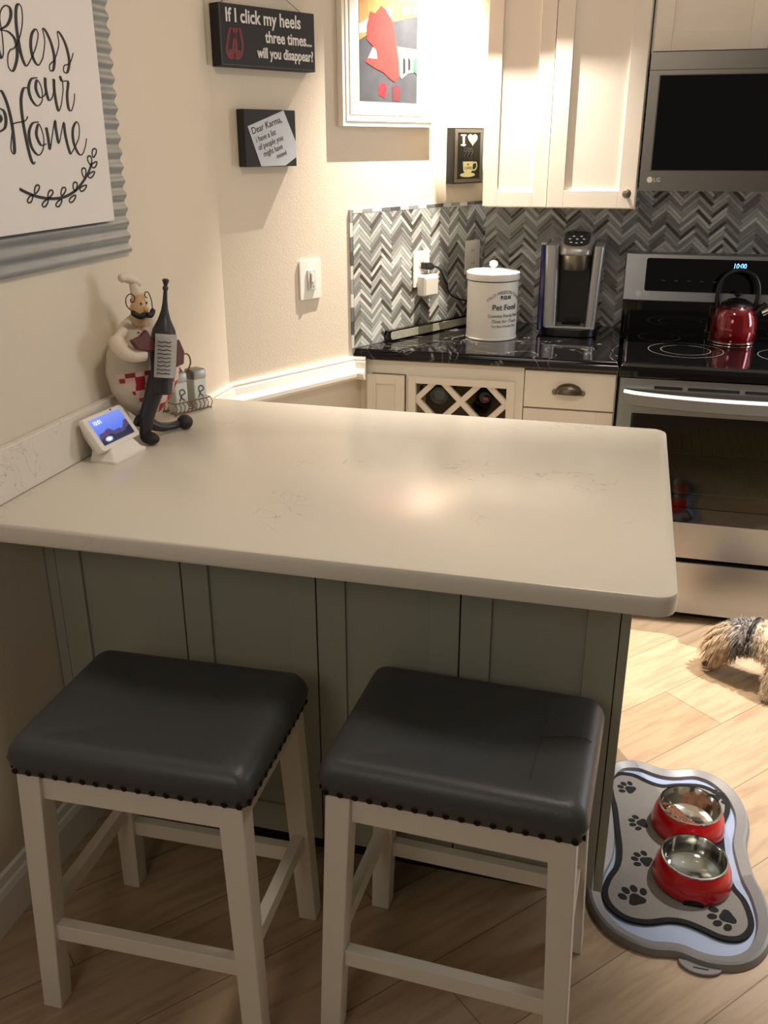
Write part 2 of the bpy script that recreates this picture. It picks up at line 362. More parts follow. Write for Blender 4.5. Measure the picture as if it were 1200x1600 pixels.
# wall behind the chair rail return, cabinet filler
# ------------------------------------------------------------------ mosaic splashback (real tiles)
def mosaic(name, w, z0, z1, loc, rotz, label, edge_left, edge_top, dark_x=0):
    W_, L_ = 0.0124, 6
    polys = []
    def clip(poly, ax, val, keep_gt):
        out = []
        for i in range(len(poly)):
            a, b_ = poly[i], poly[(i+1) % len(poly)]
            ia = (a[ax] >= val) if keep_gt else (a[ax] <= val); ib = (b_[ax] >= val) if keep_gt else (b_[ax] <= val)
            if ia: out.append(a)
            if ia != ib:
                t = (val-a[ax])/(b_[ax]-a[ax]); out.append((a[0]+(b_[0]-a[0])*t, a[1]+(b_[1]-a[1])*t))
        return out
    c45 = math.sqrt(0.5); N = 90; gr = 0.0009
    x0 = 0.016 if edge_left else 0.0; zt = z1-0.014 if edge_top else z1
    bm = bmesh.new(); cols = []
    pal = [(188, 192, 186), (206, 206, 200), (158, 160, 156), (176, 178, 172), (140, 142, 140), (86, 78, 70), (120, 116, 112), (216, 216, 210), (150, 150, 146)]
    def add(poly, col):
        if len(poly) < 3: return
        v0 = [bm.verts.new((p[0], -0.006, p[1])) for p in poly]; v1 = [bm.verts.new((p[0], -0.002, p[1])) for p in poly]
        bm.faces.new(v0); cols.append(col)
        for i in range(len(poly)): j = (i+1) % len(poly); bm.faces.new((v0[i], v0[j], v1[j], v1[i])); cols.append(col)
    for a in range(-N, N):
        for mm in range(-16, 16):
            for kind in (0, 1):
                if kind == 0: X0, Y0, dx, dy = a+2*L_*mm, a, L_, 1
                else: X0, Y0, dx, dy = a, a-2*L_*mm-2*L_+1, 1, L_
                cor = [(X0, Y0), (X0+dx, Y0), (X0+dx, Y0+dy), (X0, Y0+dy)]
                g = gr/W_
                cor = [(X0+g, Y0+g), (X0+dx-g, Y0+g), (X0+dx-g, Y0+dy-g), (X0+g, Y0+dy-g)]
                poly = [((p[0]-p[1])*c45*W_, (p[0]+p[1])*c45*W_*0.92+1.1) for p in cor]
                if max(p[0] for p in poly) < x0 or min(p[0] for p in poly) > w or max(p[1] for p in poly) < z0 or min(p[1] for p in poly) > zt: continue
                for ax, val, kg in ((0, x0, True), (0, w, False), (1, z0, True), (1, zt, False)):
                    poly = clip(poly, ax, val, kg)
                    if len(poly) < 3: break
                if len(poly) < 3: continue
                rnd = random.Random(a*7919+mm*131+kind*17+3)
                c = pal[(a*(5 if kind else 7)+rnd.randint(0, 2)) % 9] if rnd.random() < 0.75 else rnd.choice(pal)
                add(poly, lin(c))
    strip = [(200, 202, 196), (110, 112, 112), (150, 152, 150), (84, 80, 80), (214, 214, 208)]
    if edge_left:
        z = z0; i = 0
        while z < z1: add([(0.001, z), (0.014, z), (0.014, min(z+0.045, z1)), (0.001, min(z+0.045, z1))], lin(strip[(i*3) % 5])); z += 0.047; i += 1
    if edge_top:
        x = x0; i = 0
        while x < w: add([(x, z1-0.012), (min(x+0.045, w), z1-0.012), (min(x+0.045, w), z1), (x, z1)], lin(strip[(i*2) % 5])); x += 0.047; i += 1
    o = obj(name, bm, 'tiles', mats=['tiles'])
    ca = o.data.color_attributes.new('Col', 'FLOAT_COLOR', 'CORNER')
    for p, c in zip(o.data.polygons, cols):
        for li in p.loop_indices: ca.data[li].color = (*c, 1)
    o.location = loc; o.rotation_euler = (0, 0, rotz)
    g = obj('grout', bx(0, w, -0.003, 0, z0, z1), M['grout'], o)
    tag(o, label, 'backsplash')
    return o
M['grout'] = mat('grout', (214, 212, 206), 0.8)
mosaic('mosaic_backsplash', SLEN-0.535, TOP+0.001, 1.378, dpos(0.533, 0.0, 0), DROT, 'brightly lit chevron mosaic panel behind the outlets on the angled wall', True, True)
mosaic('mosaic_backsplash', 1.75, TOP+0.001, 1.86, (C2X, YW-0.0008, 0), 0, 'dark shaded chevron mosaic running behind the coffee maker and range', False, False)

# ------------------------------------------------------------------ shaker door helper (front = -y)
def shaker(name, x0, x1, z0, z1, y, st, m, parent, th=0.02, rec=0.008, top=None, bot=None):
    top = st if top is None else top; bot = st if bot is None else bot
    bm = bmesh.new()
    box(bm, x0, x0+st, y-th, y, z0, z1); box(bm, x1-st, x1, y-th, y, z0, z1)
    if top: box(bm, x0+st, x1-st, y-th, y, z1-top, z1)
    if bot: box(bm, x0+st, x1-st, y-th, y, z0, z0+bot)
    box(bm, x0+st, x1-st, y-th+rec, y, z0+bot, z1-top)
    return obj(name, bm, m, parent, bevel=0.0012)

# ------------------------------------------------------------------ peninsula
YF, YB, XR = 1.371, 2.333, 0.121
t = thing('peninsula_cabinet', 'grey-green shaker panelled cabinet under the white breakfast counter', 'cabinet', (-0.56, 1.95, 0))
ox, oy = 0.56, -1.95
def px_(x0, x1, y0, y1, z0, z1): return bx(x0+ox, x1+ox, y0+oy, y1+oy, z0, z1)
obj('cabinet_body', px_(XL+0.003, 0.038, 1.606, 2.28, 0.10, 0.873), 'cabg', t)
obj('plinth', px_(XL+0.02, -0.06, 1.67, 2.22, 0.0, 0.10), 'dark', t)
obj('end_panel', px_(0.042, 0.060, 1.585, 2.30, 0.10, 0.873), 'cabg', t, bevel=0.001)
obj('corner_filler', px_(XL+0.003, -1.162, 1.586, 1.606, 0.10, 0.873), 'cabg', t)
ed = [(-1.160, -0.8625), (-0.8595, -0.5625), (-0.5595, -0.2645), (-0.2615, 0.040)]
for a, b_ in ed: shaker('cabinet_door', a+ox, b_+ox, 0.105, 0.868, 1.604+oy, 0.060, 'cabg', t, bot=0.075)
# counter slab with eased edges and one rounded corner
def slab(outline, z0, z1, e, mname, name, parent=None, steps=((1, 0), (0.3, 0.12), (0, 0.5), (0, 0.5), (0.3, 0.88), (1, 1))):
    cx = sum(p[0] for p in outline)/len(outline); cy = sum(p[1] for p in outline)/len(outline)
    k = len(outline); loops = []
    nrm = []
    for i in range(k):
        a = Vector(outline[i-1]); b_ = Vector(outline[(i+1) % k]); d = (b_-a).normalized(); nrm.append(Vector((-d.y, d.x)))
    for ins, zz in steps:
        loops.append([(outline[i][0]+nrm[i].x*e*ins, outline[i][1]+nrm[i].y*e*ins, z0+(z1-z0)*zz) for i in range(k)])
    bm = bmesh.new(); loft(bm, loops); return obj(name, bm, mname, parent, smooth=True)
ol = [(XL+0.002, YF), (-0.9, YF), (-0.5, YF)]
for i in range(9): a = math.radians(-90+90*i/8); ol.append((XR-0.035+0.035*math.cos(a), YF+0.035+0.035*math.sin(a)))
ol.append((XR, 1.8))
for i in range(9): a = math.radians(90*i/8); ol.append((XR-0.035+0.035*math.cos(a), YB-0.035+0.035*math.sin(a)))
ol += [(-0.5, YB), (XL+0.002, YB)]
s = slab(ol, 0.874, TOP, 0.007, 'quartz', 'peninsula_countertop', steps=((0.9, 0), (0.25, 0.06), (0, 0.2), (0, 0.8), (0.25, 0.94), (0.9, 1)))
tag(s, 'large white quartz breakfast counter with faint brown veins and rounded corner', 'countertop')
tag(obj('counter_upstand', bx(XL+0.001, XL+0.020, YF+0.01, 1.97, TOP+0.001, 1.022), 'quartz', bevel=0.002), 'low white quartz upstand along the left wall behind the counter', 'upstand')

# ------------------------------------------------------------------ stools
def make_stool(label, loc, rz):
    t = thing('counter_stool', label, 'stool', loc, rz, 'counter stools')
    hx, hy = 0.226, 0.172; zs = 0.552
    def sad(x, y): return 0.044*(x/hx)**2 - 0.004*(y/hy)**2 - 0.022*max(0, (abs(x)/hx-0.72)/0.28)**2
    loops = []
    for ins, z, w in ((0.012, zs-0.004, 0), (0.002, zs, 0), (0.002, zs+0.012, 0), (0, zs+0.014, 0.05), (-0.003, zs+0.022, 0.4), (0.002, zs+0.031, 0.8), (0.010, zs+0.038, 1), (0.022, zs+0.042, 1)):
        loops.append([(p[0], p[1], z+sad(p[0], p[1])*w) for p in rrect(-hx+ins, hx-ins, -hy+ins, hy-ins, 0.022, 6)])
    base = rrect(-hx+0.022, hx-0.022, -hy+0.022, hy-0.022, 0.022, 6)
    for f in (0.88, 0.74, 0.58, 0.42, 0.26, 0.12, 0.01):
        loops.append([(p[0]*f, p[1]*f, zs+0.042+0.003*(1-f)+sad(p[0]*f, p[1]*f)) for p in base])
    bm = bmesh.new(); loft(bm, loops); obj('seat', bm, 'leather', t, smooth=True)
    # stitched seams
    bm = bmesh.new()
    for sx in (0.125,):
        tube(bm, [(sx, -hy+0.02+i*(2*hy-0.04)/14, zs+0.0425+sad(sx, 0)+0.0015*math.sin(PI*i/14)*2) for i in range(15)], 0.0007, 6)
    tube(bm, [(0.125+i*(hx-0.012-0.125)/8, 0.02, zs+0.0425+sad(0.125+i*(hx-0.012-0.125)/8, 0)-(0.004 if i == 8 else 0)) for i in range(9)], 0.0007, 6)
    obj('seam', bm, 'seam', t)
    legs = {}
    for sx in (-1, 1):
        for sy in (-1, 1):
            tx, ty, bx_, by = sx*0.190, sy*0.142, sx*0.211, sy*0.163; w = 0.0225
            bm = bmesh.new()
            hexa(bm, [(bx_-w+0.003, by-w+0.003, 0), (bx_+w-0.003, by-w+0.003, 0), (bx_+w-0.003, by+w-0.003, 0), (bx_-w+0.003, by+w-0.003, 0)], [(tx-w, ty-w, zs-0.004), (tx+w, ty-w, zs-0.004), (tx+w, ty+w, zs-0.004), (tx-w, ty+w, zs-0.004)])
            obj('leg', bm, 'stool', t, bevel=0.002)
    def at_z(sx, sy, z): f = 1-z/(zs-0.004); return (sx*(0.190+0.021*f), sy*(0.142+0.021*f))
    for sy in (-1, 1):   # aprons and rails front / back
        x0, y0 = at_z(1, sy, 0.515); obj('apron', bx(-x0+0.02, x0-0.02, y0-0.012-0.004*sy*0, y0+0.012, 0.492, zs-0.004), 'stool', t, bevel=0.0015)
    for sx in (-1, 1):
        x0, y0 = at_z(sx, 1, 0.515); obj('apron', bx(x0-0.012, x0+0.012, -y0+0.02, y0-0.02, 0.492, zs-0.004), 'stool', t, bevel=0.0015)
    for sy in (-1, 1):
        z = 0.185 if sy < 0 else 0.17
        x0, y0 = at_z(1, sy, z); obj('stretcher', bx(-x0+0.02, x0-0.02, y0-0.011, y0+0.011, z-0.018, z+0.018), 'stool', t, bevel=0.0015)
    for sx in (-1, 1):
        x0, y0 = at_z(sx, 1, 0.23); obj('stretcher', bx(x0-0.011, x0+0.011, -y0+0.02, y0-0.02, 0.205, 0.24), 'stool', t, bevel=0.0015)
    bm = bmesh.new(); bmesh.ops.create_uvsphere(bm, u_segments=10, v_segments=6, radius=0.0065)
    nm = bpy.data.meshes.new('nail_head'); bm.to_mesh(nm); bm.free(); nm.materials.append(M['nail'])
    for p in nm.polygons: p.use_smooth = True
    for i in range(17):
        x = -hx+0.016+i*(2*hx-0.032)/16
        for sy in (-1, 1):
            o = bpy.data.objects.new('nail_head', nm); COL.objects.link(o); o.parent = t; o.location = (x, sy*(hy-0.002), zs+0.004); o.scale = (1, 0.35, 0.9)
    for i in range(13):
        y = -hy+0.018+i*(2*hy-0.036)/12
        for sx in (-1, 1):
            o = bpy.data.objects.new('nail_head', nm); COL.objects.link(o); o.parent = t; o.location = (sx*(hx-0.002), y, zs+0.004); o.scale = (0.35, 1, 0.9)
    return t
st = make_stool('left white stool with charcoal saddle seat beside the wall', (-0.764, 1.300, 0), math.radians(1.5))
copy_thing(st, (-0.206, 1.370, 0), math.radians(-2.2), 'right white stool with shiny charcoal seat, nearest the dog mat', 'counter stools')
for c in [c for c in st.children if c.name.startswith('seam')]: bpy.data.objects.remove(c)

# ------------------------------------------------------------------ galvanised sign on left wall (front = -y local, x along +Y)
SX = XL+0.003
t = thing('wall_sign', 'large white script sign on corrugated galvanised metal on the left wall', 'sign', (XL, 1.70, 1.338), PI/2)
def lw(u, v, x=-1.166):
    p = on_x(u, v, x); return (p.y-1.70, p.z-1.338)
bm = bmesh.new(); nz = 24*10; rows = []
for i in range(nz+1):
    z = i*0.76/nz; w = 0.0038*math.sin(2*PI*z/0.0312)
    rows.append([bm.verts.new((x+0.0010*math.sin(2*PI*z/0.0312+1), -0.010-w, z)) for x in (-0.38, 0.372)] + [bm.verts.new((x+0.0010*math.sin(2*PI*z/0.0312+1), -0.0085-w, z)) for x in (0.372, -0.38)])
for a, b_ in zip(rows, rows[1:]):
    for i in range(4): j = (i+1) % 4; bm.faces.new((a[i], a[j], b_[j], b_[i]))
bm.faces.new(rows[0][::-1]); bm.faces.new(rows[-1]); bmesh.ops.recalc_face_normals(bm, faces=bm.faces)
obj('corrugated_panel', bm, 'galv', t, smooth=True)
pn = obj('white_panel', bx(-0.30, 0.292, -0.022, -0.0155, 0.080, 0.68), 'signwhite', t, bevel=0.001)
K = 300/1067
strokes = {
 'B': [[(-14, 250), (2, 310), (12, 322), (20, 290), (14, 200), (0, 100), (10, 50), (35, 30), (58, 50), (60, 95), (40, 140), (5, 165), (45, 175), (82, 215), (97, 280), (92, 345), (72, 395), (48, 370), (45, 310), (58, 278), (78, 270)]],
 'l': [[(78, 270), (108, 215), (125, 130), (122, 50), (104, 22), (90, 55), (94, 160), (118, 300), (145, 365), (165, 345)]],
 'e': [[(165, 345), (198, 270), (213, 195), (200, 162), (178, 190), (172, 255), (186, 325), (215, 362), (240, 320)]],
 's': [[(240, 320), (250, 230), (238, 160), (258, 178), (285, 240), (303, 320), (298, 385), (280, 392), (278, 360), (305, 335)], [(305, 335), (328, 250), (320, 178), (340, 195), (368, 255), (386, 340), (376, 400), (356, 398), (358, 365), (390, 350), (408, 295)]],
 'our': [[(208, 432), (175, 440), (160, 490), (175, 550), (208, 588), (235, 560), (232, 490), (208, 445), (200, 490), (222, 540), (248, 530), (256, 500)], [(252, 432), (255, 490), (272, 555), (292, 540), (302, 480), (300, 440), (305, 520), (325, 614), (342, 580), (352, 500)], [(352, 500), (348, 450), (335, 425), (345, 450), (368, 450), (380, 462), (374, 530), (382, 600), (398, 614), (412, 570), (416, 520)]],
 'H': [[(-10, 520), (8, 505), (35, 560), (60, 650), (76, 750), (82, 840), (72, 852), (62, 820), (68, 740)], [(-10, 600), (20, 615), (34, 660), (28, 710), (0, 732)], [(0, 640), (8, 660), (0, 678)], [(66, 690), (100, 680), (140, 672), (156, 648)], [(150, 488), (130, 495), (118, 560), (128, 670), (150, 790), (172, 880), (188, 910), (197, 900)]],
 'o': [[(215, 678), (180, 688), (162, 745), (178, 820), (215, 862), (240, 830), (243, 760), (218, 690), (203, 745), (228, 805), (258, 800)]],
 'm': [[(258, 708), (268, 760), (280, 830), (292, 750), (305, 672), (312, 720), (328, 795), (342, 740), (354, 682), (366, 760), (390, 850), (402, 845)]],
 'e2': [[(402, 845), (438, 770), (440, 700), (425, 678), (406, 720), (410, 790), (435, 850), (458, 858), (475, 815), (482, 770)]],
}
sc_w = 0.0082
for nm, ss in strokes.items():
    bm = bmesh.new()
    for s_ in ss:
        ribbon(bm, [lw(p[0]*K, p[1]*K) for p in s_], lambda t_, f: sc_w*(0.26+0.74*max(0, -t_.z)**1.5), -0.0232, -0.0219)
    obj('lettering', bm, 'ink', pn)
bm = bmesh.new()
ribbon(bm, [lw(p[0]*K, p[1]*K) for p in [(110, 1050), (160, 1075), (220, 1095), (290, 1104), (360, 1094), (420, 1060), (462, 1010), (492, 960), (512, 905)]], lambda t_, f: 0.0055, -0.0232, -0.0219)
for (x, y, a, ln_) in [(205, 1052, 70, 52), (280, 1078, 65, 48), (352, 1064, 70, 50), (418, 1036, 85, 50), (468, 960, 95, 55), (500, 890, 100, 50), (524, 850, 80, 50), (170, 1105, -115, 48), (254, 1128, -125, 50), (330, 1128, -125, 50), (405, 1104, -130, 50), (464, 1045, -140, 46), (510, 970, -135, 46), (526, 915, -130, 40)]:
    ar = math.radians(a); d = (math.cos(ar), -math.sin(ar)); q_ = (-d[1], d[0]); L2 = ln_/2
    pts = [(x+d[0]*L2*math.cos(th)+q_[0]*11*math.sin(th)*(1+0.35*math.cos(th)), y+d[1]*L2*math.cos(th)+q_[1]*11*math.sin(th)*(1+0.35*math.cos(th))) for th in [2*PI*i/8 for i in range(9)]]
    ribbon(bm, [lw(p[0]*K, p[1]*K) for p in pts], lambda t_, f: 0.003, -0.0232, -0.0219)
obj('leaf_branch', bm, 'ink', pn)

# ------------------------------------------------------------------ angled-wall signs, picture, switch
def on_wall(name, label, cat, s, z): return thing(name, label, cat, dpos(s, 0, z), DROT)
t = on_wall('wooden_plaque', 'wide black block sign with white hand lettering and red shoes on angled wall', 'sign', 0.012, 1.782)
w_, h_ = 0.352, 0.156
obj('block', bx(0, w_, -0.040, -0.001, 0, h_), 'matteblack', t, bevel=0.0015)
bm = bmesh.new()
for a in ((0.004, w_-0.004, 0.004, 0.0055), (0.004, 0.0055, 0.004, h_-0.004)): box(bm, a[0], a[1], -0.0405, -0.0398, a[2], a[3])
obj('worn_edge', bm, 'inkgrey', t)
text('lettering', 'If I click my heels', 0.048, 'signwhite', t, (0.022, -0.0405, 0.112), sx=0.83, bold=0.0009)
text('lettering', 'three times...', 0.042, 'signwhite', t, (w_-0.012, -0.0405, 0.068), sx=0.80, align='RIGHT', bold=0.0009)
text('lettering', 'will you disappear?', 0.038, 'signwhite', t, (w_-0.008, -0.0405, 0.028), sx=0.74, align='RIGHT', bold=0.0009)
bm = bmesh.new()
for dx in (0, 0.022):
    ribbon(bm, [(0.040+dx, 0.098), (0.032+dx, 0.080), (0.024+dx, 0.052), (0.024+dx, 0.030), (0.038+dx, 0.022), (0.052+dx, 0.034), (0.056+dx, 0.058), (0.052+dx, 0.084), (0.048+dx, 0.098)], lambda t_, f: 0.008, -0.0406, -0.0398)
plate(bm, [(0.026, 0.026), (0.040, 0.020), (0.066, 0.024), (0.074, 0.040), (0.050, 0.046), (0.028, 0.042)], -0.0404, -0.0398)
obj('painted_shoes', bm, mat('dull_red', (118, 44, 46), 0.6), t)
bm = bmesh.new(); tube(bm, [(0.015, -0.02, h_-0.002), (0.17, -0.006, h_+0.085), (0.325, -0.02, h_-0.002)], 0.0012, 6); obj('hanging_wire', bm, 'nickel', t)
t = on_wall('canvas_sign', 'small black square sign with a tilted grey note', 'sign', 0.085, 1.519)
obj('block', bx(0, 0.196, -0.035, -0.001, 0, 0.156), 'matteblack', t, bevel=0.0015)
obj('paper_note', (lambda b: (plate(b, [(0.012, 0.110), (0.150, 0.155), (0.195, 0.068), (0.1955, 0.026), (0.150, 0.002), (0.056, 0.001)], -0.0358, -0.034), b)[1])(bmesh.new()), 'note', t)
for i, (s_, sz, x, z) in enumerate([('Dear Karma,', 0.027, 0.028, 0.088), ('i have a list', 0.023, 0.042, 0.066), ('of people you', 0.023, 0.050, 0.045), ('might have', 0.023, 0.068, 0.027), ('missed', 0.019, 0.118, 0.022)]):
    text('lettering', s_, sz, 'ink', t, (x, -0.0362, z), rot=(PI/2, -math.radians(17), 0), sx=0.78 if i else 0.86, depth=0.0003)

# framed picture
t = on_wall('framed_picture', 'white framed picture with red shape and striped band, tall, centre top', 'picture', 0.492, 1.634)
fw_, fh = 0.447, 0.60
def frame_ring(bm, x0, x1, z0, z1, w, y0, y1, wy=None):
    # sloped moulding: outer edge at y0 to inner edge y1
    o_ = [(x0, z0), (x1, z0), (x1, z1), (x0, z1)]; i_ = [(x0+w, z0+w), (x1-w, z0+w), (x1-w, z1-w), (x0+w, z1-w)]
    for i in range(4):
        j = (i+1) % 4
        v = [bm.verts.new(p) for p in ((o_[i][0], -0.001, o_[i][1]), (o_[j][0], -0.001, o_[j][1]), (i_[j][0], -0.001, i_[j][1]), (i_[i][0], -0.001, i_[i][1]), (o_[i][0], y0, o_[i][1]), (o_[j][0], y0, o_[j][1]), (i_[j][0], y1, i_[j][1]), (i_[i][0], y1, i_[i][1]))]
        for f in ((0, 1, 2, 3), (4, 5, 6, 7), (0, 1, 5, 4), (1, 2, 6, 5), (2, 3, 7, 6), (3, 0, 4, 7)): bm.faces.new([v[q] for q in f])
    bmesh.ops.recalc_face_normals(bm, faces=bm.faces)
bm = bmesh.new(); frame_ring(bm, 0, fw_, 0, fh, 0.018, -0.025, -0.022); frame_ring(bm, 0.016, fw_-0.016, 0.016, fh-0.016, 0.026, -0.026, -0.014)
obj('picture_frame', bm, 'frame', t, bevel=0.001)
obj('inner_moulding', (lambda b: (frame_ring(b, 0.040, fw_-0.040, 0.036, fh-0.036, 0.006, -0.020, -0.014), b)[1])(bmesh.new()), 'frame', t)
obj('mat_board', bx(0.04, fw_-0.04, -0.010, -0.004, 0.036, fh-0.036), 'paper', t)
ax0, ax1, az0, az1 = 0.090, 0.366, 0.077, fh-0.075
pic = obj('print', bx(ax0, ax1, -0.0108, -0.010, az0, az1), mat('print_slate', (70, 74, 82), 0.5, var=0.45, vscale=18), t)
def pc(pts, rgb, y=-0.0112, name='painted_shape', var=0.15):
    bm = bmesh.new(); plate(bm, [(ax0+p[0]*(ax1-ax0), az0+p[1]*0.69*(ax1-ax0)) for p in pts], y, -0.0107); return obj(name, bm, mat('art_'+name, rgb, 0.55, var=var, vscale=30), pic)
pc([(0, 0.92), (0, 2.34), (1, 2.34), (1, 1.38), (0.62, 1.26), (0.4, 1.2), (0.15, 1.02)], (196, 134, 84), name='orange_backdrop', var=0.3)
pc([(0.68, 1.32), (0.70, 1.55), (0.98, 1.60), (0.98, 1.40)], (120, 92, 70), -0.0114, 'window_patch')
for i in range(3): pc([(0.72+i*0.09, 1.36+i*0.02), (0.73+i*0.09, 1.53), (0.79+i*0.09, 1.54), (0.78+i*0.09, 1.38+i*0.02)], (206, 186, 160), -0.0116, 'light_patch')
pc([(0.0, 1.02), (0.0, 1.16), (0.36, 1.40), (0.50, 1.46), (0.55, 1.40), (0.52, 1.28), (0.15, 1.06)], (222, 214, 204), -0.0114, 'pale_band')
pc([(0.55, 0.78), (0.6, 0.88), (1, 0.86), (1, 0.70), (0.85, 0.66), (0.65, 0.62)], (176, 160, 144), -0.0113, 'grey_band')
pc([(0.12, 0.62), (0.24, 0.86), (0.30, 0.98), (0.42, 0.8), (0.3, 0.6)], (214, 190, 172), -0.0113, 'pink_band')
pc([(0.10, 0.60), (0.12, 0.66), (0.30, 0.66), (0.28, 0.80), (0.12, 0.94), (0.12, 1.14), (0.18, 1.36), (0.26, 1.34), (0.36, 1.46), (0.44, 1.42), (0.56, 1.25), (0.60, 1.0), (0.66, 0.70), (0.68, 0.42), (0.60, 0.32), (0.52, 0.36), (0.40, 0.46), (0.25, 0.52)], (206, 58, 56), -0.0118, 'red_shape', 0.2)
pc([(0.66, 0.84), (0.76, 0.72), (0.86, 0.68), (0.96, 0.72), (0.96, 0.50), (0.84, 0.48), (0.72, 0.38), (0.68, 0.44)], (230, 224, 216), -0.0116, 'white_band', 0.03)
for x in (0.74, 0.83): pc([(x, 0.44+(x-0.74)*0.8), (x+0.045, 0.48+(x-0.74)*0.6), (x+0.045, 0.68), (x, 0.73)], (40, 36, 40), -0.0119, 'dark_stripe')
pc([(0.91, 0.52), (0.93, 0.70), (1.0, 0.76), (1.0, 0.46)], (70, 106, 96), -0.0119, 'green_patch')
pc([(0.32, 0.10), (0.31, 0.22), (0.36, 0.30), (0.44, 0.28), (0.46, 0.16), (0.42, 0.06)], (178, 36, 48), -0.0114, 'red_reflection')
pc([(0.56, 0.02), (0.55, 0.24), (0.62, 0.28), (0.70, 0.24), (0.68, 0.02)], (104, 44, 54), -0.0114, 'maroon_reflection')
text('signature', 'jm', 0.018, 'inkgrey', t, (0.325, -0.0105, 0.056), shear=0.4, depth=0.0002)

t = on_wall('coffee_sign', 'small black sign with I heart and a steaming cup beside the cabinet', 'sign', 1.035, 1.445)
obj('block', bx(0, 0.172, -0.035, -0.001, 0, 0.190), 'matteblack', t, bevel=0.001)
bm = bmesh.new()
for a in ((0.004, 0.168, 0.004, 0.016), (0.004, 0.168, 0.174, 0.186), (0.004, 0.020, 0.016, 0.174), (0.152, 0.168, 0.016, 0.174)): box(bm, a[0], a[1], -0.0362, -0.0345, a[2], a[3])
obj('glitter_border', bm, 'glit', t)
text('lettering', 'I', 0.052, 'signwhite', t, (0.045, -0.0362, 0.130), bold=0.002, sx=1.3)
bm = bmesh.new()
for z in (0.130, 0.163): box(bm, 0.038, 0.066, -0.0366, -0.035, z, z+0.005)
obj('lettering', bm, 'signwhite', t)
bm = bmesh.new(); hp = []
for i in range(28):
    a = 2*PI*i/28; hp.append((0.106+0.0018*16*math.sin(a)**3*0.95, 0.152+0.0014*(13*math.cos(a)-5*math.cos(2*a)-2*math.cos(3*a)-math.cos(4*a))))
plate(bm, hp, -0.0364, -0.0345); obj('heart', bm, 'coffeecream', t)
bm = bmesh.new()
plate(bm, [(0.052, 0.076), (0.057, 0.044), (0.068, 0.034), (0.096, 0.034), (0.108, 0.044), (0.113, 0.076)], -0.0364, -0.0345)
plate(bm, [(0.082+0.044*math.cos(a), 0.030+0.008*math.sin(a)) for a in [2*PI*i/20 for i in range(20)]], -0.0363, -0.0345)
cup = obj('cup_picture', bm, 'coffeecream', t)
bm = bmesh.new(); ribbon(bm, [(0.112, 0.070), (0.130, 0.072), (0.134, 0.056), (0.122, 0.046), (0.108, 0.048)], lambda a, f: 0.005, -0.0364, -0.0345)
obj('cup_handle', bm, 'coffeecream', cup)
text('lettering', 'MY', 0.010, 'ink', t, (0.083, -0.0366, 0.062), align='CENTER', depth=0.0003)
text('lettering', 'COFFEE', 0.013, 'ink', t, (0.083, -0.0366, 0.049), align='CENTER', depth=0.0003)
bm = bmesh.new()
for x in (0.064, 0.083, 0.102): ribbon(bm, [(x, 0.080), (x+0.003, 0.088), (x-0.005, 0.095), (x, 0.101), (x+0.006, 0.106), (x+0.008, 0.116), (x, 0.122), (x-0.007, 0.115), (x-0.002, 0.109), (x+0.003, 0.114)], lambda a, f: 0.0018, -0.0364, -0.0345)
obj('steam', bm, 'inkgrey', t)

t = on_wall('light_switch', 'white dimmer switch plate on the angled beige wall', 'switch', 0.303, 1.106)
obj('cover_plate', (lambda b: (plate(b, rrect(0, 0.092, 0, 0.126, 0.004), -0.007, -0.001), b)[1])(bmesh.new()), 'whiteplastic', t, bevel=0.002)
obj('dimmer_body', bx(0.030, 0.064, -0.012, -0.006, 0.030, 0.094), 'switchgrey', t, bevel=0.001)
obj('slider', bx(0.042, 0.054, -0.018, -0.011, 0.056, 0.084), 'whiteplastic', t, bevel=0.001)
bm = bmesh.new(); box(bm, 0.040, 0.042, -0.0125, -0.0115, 0.038, 0.086); box(bm, 0.052, 0.0545, -0.0126, -0.0115, 0.038, 0.044); obj('slider_slot', bm, 'inkgrey', t)

def outlet(s, z, label, plug):
    t = on_wall('wall_outlet', label, 'outlet', s, z)
    obj('cover_plate', (lambda b: (plate(b, rrect(0, 0.088, 0, 0.128, 0.004), -0.012, -0.0062), b)[1])(bmesh.new()), 'whiteplastic', t, bevel=0.002)
    for zz in (0.024, 0.072):
        sk = obj('socket', (lambda b: (plate(b, rrect(0.028, 0.060, zz, zz+0.032, 0.010), -0.0135, -0.0115), b)[1])(bmesh.new()), 'whiteplastic', t)
        bm = bmesh.new(); box(bm, 0.037, 0.039, -0.0139, -0.0130, zz+0.012, zz+0.022); box(bm, 0.049, 0.051, -0.0139, -0.0130, zz+0.012, zz+0.022); obj('slot', bm, 'dark', sk)
    return t
outlet(0.850, 1.090, 'white outlet with a black plug on the mosaic wall', True)
outlet(1.150, 1.108, 'overexposed white outlet just above the pet food tin', False)
t = on_wall('plug_adapter', 'white plug-in adapter block in the left outlet', 'adapter', 0.866, 1.060)
obj('housing', (lambda b: (plate(b, rrect(0, 0.076, 0, 0.076, 0.008), -0.052, -0.0145), b)[1])(bmesh.new()), 'whiteplastic', t, bevel=0.004)
obj('cap', bx(0.004, 0.072, -0.056, -0.052, 0.004, 0.066), 'whiteplastic', t, bevel=0.003)
t = on_wall('power_cord', 'black power cord and plug drooping to behind the pet food tin', 'cord', 0.885, 1.155)
obj('plug', (lambda b: (plate(b, [(0, 0), (0.034, -0.004), (0.05, 0.006), (0.034, 0.022), (0, 0.024)], -0.044, -0.0145), b)[1])(bmesh.new()), 'black', t, bevel=0.003)
